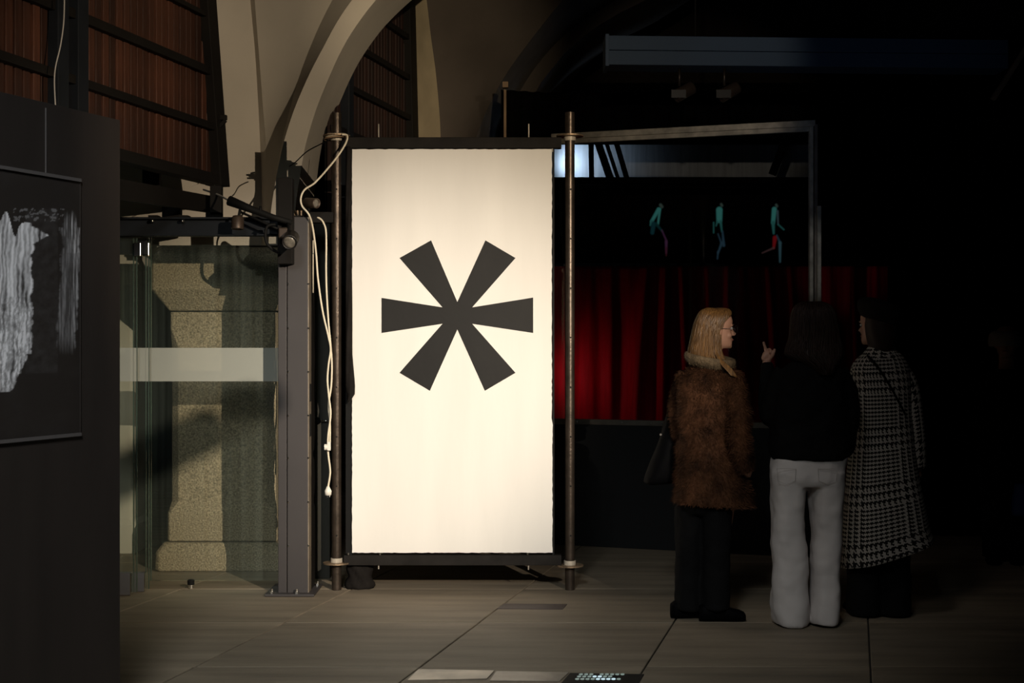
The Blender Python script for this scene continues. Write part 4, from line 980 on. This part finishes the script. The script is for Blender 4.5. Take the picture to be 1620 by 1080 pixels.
b.loft(tube_rings([P4(1092, 598, D+.06, .045), P4(1080, 650, D+.10, .04), P4(1082, 690, D+.0, .03)]))
b.build('body', M_skin, p1, voxel=0.0042, smoothit=2)
face_bits(p1, HM, True)
coat_rows = densify([(577, 1098, 1148, .075), (584, 1088, 1160, .10), (596, 1078, 1169, .125), (615, 1072, 1174, .14), (650, 1070, 1176, .15), (690, 1071, 1178, .155), (730, 1069, 1181, .165), (765, 1068, 1187, .172), (796, 1066, 1193, .18)], 6)
cr_ = [ringp(y, l+0.8*math.sin(i*.9), r+0.8*math.sin(i*.7), D, q, slope=(-0.06*(i/len(coat_rows))), n=56, folds=0.012*(i/len(coat_rows)), nf=7) for i, (y, l, r, q) in enumerate(coat_rows)]
MB().loft(cr_).build('fur_coat', M_fur, p1, smooth=True)
sl1 = tube_rings([P4(1152, 592, D-.06, .062), P4(1163, 625, D-.09, .068), P4(1168, 665, D-.13, .066), P4(1168, 695, D-.16, .062), P4(1173, 718, D-.15, .056), P4(1178, 738, D-.12, .050)])
sl2 = tube_rings([P4(1090, 592, D+.05, .060), P4(1080, 625, D+.08, .062), P4(1077, 660, D+.05, .058), P4(1082, 690, D+.02, .05)])
MB().loft(sl1).build('sleeve', M_fur, p1, smooth=True); MB().loft(sl2).build('sleeve', M_fur, p1, smooth=True)
tufts([cr_, sl1, sl2], 52000, 0.024, 11, 0.006, p1, M_fur)
ctr = at(1123, 571, D); cpts = []
for k in range(33):
    a = 2*PI*k/32; x = ctr.x+0.118*math.cos(a); cpts.append(Vector((x, D-0.005+0.105*math.sin(a), ctr.z-0.16*(x-ctr.x)+0.014*math.sin(a)+0.002)))
crng = []
for k in range(32):
    p = cpts[k]; t = (cpts[(k+1) % 32]-cpts[k-1]).normalized(); o_ = Vector((p.x-ctr.x, p.y-D, 0)).normalized()
    crng.append([p+o_*(0.020*math.cos(2*PI*j/12))+Vector((0, 0, 1))*(0.030*math.sin(2*PI*j/12))+o_*0.008*math.sin(2*PI*j/12) for j in range(12)])
crng.append(crng[0])
MB().loft(crng, cap=False).build('collar', M_collar, p1, smooth=True); 
tufts([crng], 5000, 0.010, 5, 0.003, p1, M_collar, 'collar_fur')
tt = MB(); tt.loft([ringp(y, l, r, D, q) for y, l, r, q in densify([(788, 1072, 1156, .13), (800, 1074, 1155, .13), (812, 1080, 1150, .10)], 3)])
for (c0, c1, dd_) in ((1091, 1089, .03), (1134, 1132, -.04)):
    tt.loft([ringp(y, c-w_, c+w_, D+dd_, q) for y, c, w_, q in densify([(800, c0, 24, .10), (870, c0, 22, .09), (930, c1, 22, .09), (962, c1, 23, .095)], 4)])
tt.build('trousers', M_trous, p1, voxel=0.009, smoothit=3, wrinkle=0.02, wscale=9)
for (px_, dy, an) in ((1098, .03, 8), (1140, -.06, 2)):
    mb = MB(); shoe(mb, at(px_, 0, D).x, D+dy, an, 0.25, .047, .085); mb.build('shoe', M_leather, p1, smooth=True, bevel=0)
hr = densify([(487, 1122, 1142, .025), (489.5, 1113, 1152, .052), (495, 1107, 1155, .074), (503, 1103, 1152, .086), (513, 1099, 1146, .091), (525, 1096, 1142, .094), (540, 1093, 1140, .094), (553, 1090, 1139, .094), (566, 1089, 1144, .095), (578, 1094, 1152, .092), (588, 1112, 1160, .085)], 3)
hrr = [ringp(y, l, r, D, q, n=44, ex=2.0, yo=-0.006) for y, l, r, q in hr]
MB().loft(hrr).build('hair', M_hair1, p1, smooth=True)
# locks: over the crown and down the side facing the viewer
so = surf_strands(hrr, 420, 0.0022, 0.005, 3, closed=(PI*0.95, PI*2.05), t0=(0.0, 0.12), t1=(0.8, 1.0)).build('hair_strands', M_hair1, p1, smooth=True); so['kind'] = 'stuff'
lk = MB()
for k in range(26):
    o_ = k*0.5; lk.tube(smoothpts([at(1133-o_*0.5, 536-k*0.6, D-.086), at(1134-o_*0.3, 555, D-.095), at(1144-o_*.3, 571+o_*.3, D-.128), at(1157-o_*.5, 583+o_*.3, D-.145), at(1166-o_*.7, 597-o_*.2, D-.150)], 4), [0.0028]*16+[0.001], 5)
o_ = lk.build('hair_lock', M_hair1, p1, smooth=True); o_['kind'] = 'stuff'
reparent(p1)
# shoulder bag
bg = thing('shoulder_bag', 'large soft black shoulder bag hanging behind the fur coat', 'bag', at(1050, 720, D+.1))
bro = densify([(652, 1056, 1066, .05), (668, 1050, 1072, .07), (700, 1040, 1078, .085), (735, 1026, 1082, .09), (758, 1019, 1082, .085), (764, 1026, 1078, .06)], 4)
MB().loft([ringp(y, l, r, D+.13, q, slope=0.1, n=28, folds=.03, nf=5, ph=i*.4) for i, (y, l, r, q) in enumerate(bro)]).build('bag_body', M_leather, bg, smooth=True)
MB().tube(smoothpts([at(1056, 660, D+.1), at(1063, 620, D+.12), at(1078, 590, D+.08), at(1082, 600, D+.18), at(1068, 655, D+.2)]), 0.008, 8).build('strap', M_leather, bg, smooth=True)
p = at(1045, 687, D+.02); MB().tube([p, p+Vector((0, -.008, 0))], .006, 10).build('buckle', M_chrome, bg)
reparent(bg)

# ---- person two: back view, white jeans, raised hand
D = 7.55
p2 = thing('person', 'person in black jacket and white wide-leg jeans, back to the viewer, finger raised', 'person', (at(1278, 0, D).x, D, 0), 'visitors talking beside the glass booth')
HM = head_matrix(1284, 547, D+.02, 118, 0)
b = MB(); head(b, HM, 1.0)
b.loft([ringp(y, l, r, D, q) for y, l, r, q in densify([(572, 1262, 1306, .055), (590, 1240, 1326, .085), (640, 1242, 1322, .095), (700, 1244, 1318, .095), (735, 1238, 1318, .095), (752, 1248, 1308, .07)], 3)])
b.loft(tube_rings([P4(1252, 765, D, .075), P4(1250, 860, D, .055), P4(1250, 940, D, .04), P4(1250, 970, D, .035)]))
b.loft(tube_rings([P4(1305, 765, D, .075), P4(1306, 860, D, .055), P4(1304, 940, D, .04), P4(1304, 970, D, .035)]))
b.loft(tube_rings([P4(1325, 598, D, .045), P4(1337, 650, D+.01, .04), P4(1338, 700, D+.03, .032), P4(1332, 722, D+.1, .026)]))
DH = D+.17
b.loft(tube_rings([P4(1236, 600, D, .045), P4(1224, 636, D+.02, .036), P4(1220, 650, D+.05, .034), P4(1214, 625, D+.11, .030), P4(1212, 590, D+.15, .027), P4(1213, 574, DH, .023), P4(1213, 568, DH, .024)]))
b.ell(at(1213.5, 563, DH), .027, .017, .030, 16, 12)
b.ell(at(1208.5, 566, DH-.004), .014, .014, .018, 12, 8)
fing = [[(1212, 557, 0), (1211, 551.5, .002), (1209.5, 546, 0), (1207.6, 540.5, -.004)], [(1215, 556.5, .012), (1216.5, 552.5, .0), (1219, 554, -.016), (1218.8, 558.5, -.022)],
        [(1217.5, 558, .016), (1219.5, 555, .004), (1221, 557.5, -.014), (1220, 561, -.02)], [(1219, 560.5, .018), (1221, 558.8, .008), (1222, 561, -.01), (1220.5, 563.5, -.015)]]
for f_, r_ in zip(fing, (.0085, .0085, .008, .007)):
    b.tube(smoothpts([at(x, y, DH+z) for x, y, z in f_], 4), [r_*(1.08-.3*i/12) for i in range(13)], 10)
b.tube(smoothpts([at(1217, 568, DH-.008), at(1221.5, 563, DH-.018), at(1224.3, 557, DH-.022), at(1225.8, 551.5, DH-.02)], 4), [.0115, .011, .0105, .010, .0098, .0095, .0092, .009, .0088, .0085, .0082, .0078, .006], 10)
b.build('body', M_skin, p2, voxel=0.0036, smoothit=1)
face_bits(p2, HM)
j = MB()
j.loft([ringp(y, l, r, D, q, ex=2.4) for y, l, r, q in densify([(566, 1262, 1306, .07), (574, 1250, 1320, .095), (588, 1234, 1336, .12), (610, 1226, 1340, .135), (650, 1220, 1342, .145), (690, 1218, 1344, .15), (715, 1217, 1342, .15), (726, 1222, 1338, .145)], 5)])
j.loft(tube_rings([P4(1322, 588, D, .065), P4(1336, 620, D, .066), P4(1340, 665, D, .062), P4(1338, 700, D+.04, .055), P4(1334, 718, D+.08, .046)]))
j.loft(tube_rings([P4(1244, 590, D, .065), P4(1226, 622, D+.01, .062), P4(1220, 656, D+.03, .060), P4(1217, 640, D+.10, .054), P4(1214, 610, D+.13, .048), P4(1213, 588, D+.15, .040), P4(1213, 575, DH, .036)]))
j.build('jacket', M_blackwear, p2, voxel=0.009, smoothit=3, wrinkle=0.03, wscale=9)
t_ = MB()
t_.loft([ringp(y, l, r, D, q, ex=2.6) for y, l, r, q in densify([(722, 1221, 1337, .13), (740, 1220, 1336, .14), (757, 1220, 1336, .14), (768, 1226, 1330, .125)], 3)])
t_.loft([ringp(y, l, r, D, q, ex=2.5) for y, l, r, q in densify([(745, 1220, 1276.5, .13), (790, 1220, 1275, .125), (850, 1221, 1274, .11), (900, 1222, 1277, .11), (950, 1221, 1277, .12), (975, 1222, 1277, .125), (985, 1224, 1276, .125)], 5)])
t_.loft([ringp(y, l, r, D, q, ex=2.5) for y, l, r, q in densify([(745, 1279, 1336, .13), (790, 1281, 1334, .125), (850, 1283, 1332, .11), (900, 1284, 1330, .11), (950, 1282, 1328, .12), (975, 1280, 1327, .125), (984, 1281, 1325, .125)], 5)])
t_.build('jeans', M_jeans, p2, voxel=0.0075, smoothit=3, wrinkle=0.04, wscale=5)
q = MB()
for (xa, xb) in ((1229, 1259), (1294, 1324)):
    pts = [at(xa, 741, D-.148), at(xb, 741, D-.148), at(xb-1, 760, D-.145), at((xa+xb)/2, 766, D-.145), at(xa+1, 760, D-.145), at(xa, 741, D-.148)]
    MB().tube(pts, .0013, 5).build('pocket_seam', mat('denim_seam', (0.45, 0.42, 0.40), 0.9), p2)
mb = MB(); shoe(mb, at(1250, 0, D).x, D+.05, 95, .24); mb.build('shoe', M_leather, p2, smooth=True)
mb = MB(); shoe(mb, at(1303, 0, D).x, D+.05, 84, .25); mb.build('shoe', M_leather, p2, smooth=True)
hr = densify([(477, 1274, 1294, .03), (480, 1264, 1306, .06), (487, 1257, 1314, .085), (498, 1253, 1319, .10), (515, 1252, 1323, .105), (535, 1250, 1327, .11), (552, 1244, 1331, .12), (564, 1246, 1330, .13), (578, 1270, 1321, .14), (592, 1283, 1313, .145)], 3)
hrr = [ringp(y, l, r, D, q, n=44, ex=2.0, yo=-.012) for y, l, r, q in hr]
MB().loft(hrr).build('hair', M_hair2, p2, smooth=True)
so = surf_strands(hrr, 380, 0.0024, 0.006, 7, closed=(PI*0.9, PI*2.1)).build('hair_strands', M_hair2, p2, smooth=True); so['kind'] = 'stuff'
reparent(p2)

# ---- person three: houndstooth coat and dark hat
D = 7.82
p3 = thing('person', 'person in long black and white houndstooth coat and dark beret, back to the viewer', 'person', (at(1395, 0, D).x, D, 0), 'visitors talking beside the glass booth')
HM = head_matrix(1386, 545, D, 135, 0)
b = MB(); head(b, HM, 1.0)
b.loft([ringp(y, l, r, D, q) for y, l, r, q in densify([(562, 1376, 1412, .055), (580, 1358, 1428, .09), (640, 1356, 1428, .10), (700, 1358, 1430, .10), (760, 1352, 1436, .11)], 3)])
b.loft(tube_rings([P4(1368, 750, D, .08), P4(1366, 860, D, .055), P4(1366, 930, D, .045), P4(1366, 955, D, .035)]))
b.loft(tube_rings([P4(1418, 750, D, .08), P4(1416, 860, D, .055), P4(1414, 930, D, .045), P4(1414, 955, D, .035)]))
b.loft(tube_rings([P4(1424, 592, D, .045), P4(1444, 650, D-.02, .04), P4(1449, 700, D-.03, .032), P4(1450, 735, D-.02, .028), P4(1450, 752, D, .03)]))
b.loft(tube_rings([P4(1364, 592, D, .045), P4(1352, 650, D+.03, .04), P4(1352, 700, D+.06, .03)]))
b.build('body', M_skin, p3, voxel=0.0045, smoothit=1)
face_bits(p3, HM)
def uvcoat(rings, scale, rad, z_off=0):
    n = len(rings[0])
    L_ = [0]
    for i in range(1, len(rings)): L_.append(L_[-1]+(sum(rings[i], Vector())/n-sum(rings[i-1], Vector())/n).length)
    return lambda i, jj: (jj/n*2*PI*rad/scale+1000, -L_[i]/scale+1000+z_off)
rows = densify([(550, 1378, 1408, .06), (556, 1370, 1418, .085), (566, 1356, 1428, .11), (582, 1347, 1436, .13), (610, 1347, 1440, .145), (660, 1347, 1442, .155), (710, 1344, 1446, .165), (760, 1339, 1452, .19), (810, 1335, 1461, .21), (850, 1332, 1468, .225), (874, 1330, 1475, .235)], 5)
k_ = len(rows)
rg = [ringp(y, l, r, D, q, slope=0.27*max(0, (i/k_-.45))/.55+0.05, n=72, ex=2.3, folds=0.035*max(0, i/k_-.4), nf=6, ph=1.0) for i, (y, l, r, q) in enumerate(rows)]
SC = 0.0053
MB().loft(rg, uvs=uvcoat(rg, SC, 0.19)).build('coat', M_hound, p3, smooth=True)
s1 = tube_rings([P4(1414, 578, D, .060), P4(1434, 610, D-.01, .064), P4(1442, 655, D-.03, .062), P4(1447, 700, D-.03, .060), P4(1449, 740, D-.02, .056)], 28)
s2 = tube_rings([P4(1366, 580, D, .060), P4(1356, 615, D+.01, .062), P4(1353, 655, D+.03, .060), P4(1355, 700, D+.05, .056)], 28)
MB().loft(s1, uvs=uvcoat(s1, SC, 0.06)).build('sleeve', M_hound, p3, smooth=True); MB().loft(s2, uvs=uvcoat(s2, SC, 0.06, 11)).build('sleeve', M_hound, p3, smooth=True)
cl = [ringp(y, l, r, D, q, n=40) for y, l, r, q in densify([(546, 1378, 1411, .068), (550, 1374, 1414, .074), (560, 1366, 1421, .095), (566, 1362, 1424, .112)], 3)]
MB().loft(cl, cap=False, uvs=uvcoat(cl, SC, 0.09)).build('collar', M_hound, p3, smooth=True, solid=0.006)
mb = MB()
mb.tube(smoothpts([at(1372, 562, D-.10), at(1385, 575, D-.135), at(1402, 600, D-.155), at(1418, 628, D-.160), at(1432, 655, D-.15)]), 0.006, 8)
mb.build('strap', M_leather, p3, smooth=True)
tt = MB(); 
for c0 in (1366, 1414):
    tt.loft([ringp(y, c0-w_, c0+w_, D, q) for y, w_, q in densify([(840, 24, .11), (900, 25, .11), (950, 26, .12), (970, 26, .12)], 3)])
tt.build('trousers', M_trous, p3, voxel=0.01, smoothit=2, wrinkle=.02)
for (px_, an) in ((1364, 110), (1412, 80)):
    mb = MB(); shoe(mb, at(px_, 0, D).x, D+.04, an, .26); mb.build('shoe', M_leather, p3, smooth=True)
hrr = [ringp(y, l, r, D, q, n=40, ex=2.0, yo=-.01) for y, l, r, q in densify([(480, 1380, 1402, .04), (492, 1368, 1414, .09), (510, 1366, 1418, .10), (530, 1368, 1418, .10), (548, 1374, 1414, .09), (556, 1380, 1410, .08)], 3)]
MB().loft(hrr).build('hair', M_hair2, p3, smooth=True)
bt = [ringp(y, l, r, D, q, slope=-0.30, n=36, ex=2.0, yo=-.008) for y, l, r, q in densify([(474, 1386, 1400, .02), (476, 1370, 1412, .07), (483, 1358, 1419, .105), (495, 1356, 1423, .115), (507, 1362, 1421, .108), (513, 1370, 1416, .098)], 3)]
MB().loft(bt).build('beret', M_cloth, p3, smooth=True)
reparent(p3)

# ---- person four, almost lost in the dark on the right
D = 9.7
p4 = thing('person', 'barely visible person in black with pale cap at the far right', 'person', (at(1588, 0, D).x, D, 0))
HM = head_matrix(1592, 566, D, 245, 0)
b = MB(); head(b, HM, 1.0)
b.loft([ringp(y, l, r, D, q) for y, l, r, q in densify([(588, 1574, 1602, .055), (602, 1562, 1618, .085), (650, 1562, 1616, .10), (720, 1562, 1616, .11)], 3)])
for c0 in (1572, 1604): b.loft(tube_rings([P4(c0, 710, D, .075), P4(c0, 800, D, .055), P4(c0, 870, D, .04)]))
b.loft(tube_rings([P4(1564, 604, D, .045), P4(1554, 660, D, .04), P4(1556, 720, D-.05, .03)])); b.loft(tube_rings([P4(1616, 604, D, .045), P4(1624, 660, D, .04), P4(1622, 720, D-.05, .03)]))
b.build('body', M_skin, p4, voxel=0.006, smoothit=1)
face_bits(p4, HM)
j = MB(); j.loft([ringp(y, l, r, D, q) for y, l, r, q in densify([(584, 1572, 1604, .07), (598, 1556, 1622, .11), (650, 1554, 1622, .14), (720, 1552, 1624, .15), (750, 1552, 1624, .15)], 4)])
j.loft(tube_rings([P4(1564, 602, D, .06), P4(1552, 660, D, .058), P4(1555, 722, D-.05, .05)])); j.loft(tube_rings([P4(1616, 602, D, .06), P4(1626, 660, D, .058), P4(1623, 722, D-.05, .05)]))
j.build('jacket', M_blackwear, p4, voxel=.012, smoothit=2)
j = MB()
for c0 in (1572, 1604): j.loft(tube_rings([P4(c0, 735, D, .10), P4(c0, 800, D, .085), P4(c0, 880, D, .075)]))
j.build('trousers', M_trous, p4, voxel=.012, smoothit=2)
for c0 in (1568, 1604):
    mb = MB(); shoe(mb, at(c0, 0, D).x, D-.05, 250, .27); mb.build('shoe', M_leather, p4, smooth=True)
MB().loft([ringp(y, l, r, D, q, n=32, yo=0.01) for y, l, r, q in densify([(522, 1580, 1602, .04), (525, 1570, 1612, .09), (534, 1566, 1615, .11), (546, 1566, 1614, .112), (548, 1568, 1612, .108)], 3)]).build('cap', mat('pale_cap', (0.35, 0.31, 0.27), 0.8), p4, smooth=True)
reparent(p4)
bg = thing('blue_bag', 'dim blue bag at the right edge held low by the person with pale cap', 'bag', at(1616, 790, D-.1))
MB().loft([ringp(y, l, r, D-.12, q) for y, l, r, q in densify([(765, 1606, 1628, .05), (790, 1602, 1634, .07), (815, 1601, 1636, .07)], 3)]).build('bag_body', mat('blue_nylon', (0.02, 0.06, 0.25), 0.6), bg, smooth=True)
MB().tube(smoothpts([at(1608, 767, D-.12), at(1612, 735, D-.12), at(1620, 735, D-.12), at(1626, 767, D-.12)]), .008, 6).build('handle', M_leather, bg, smooth=True)
reparent(bg)
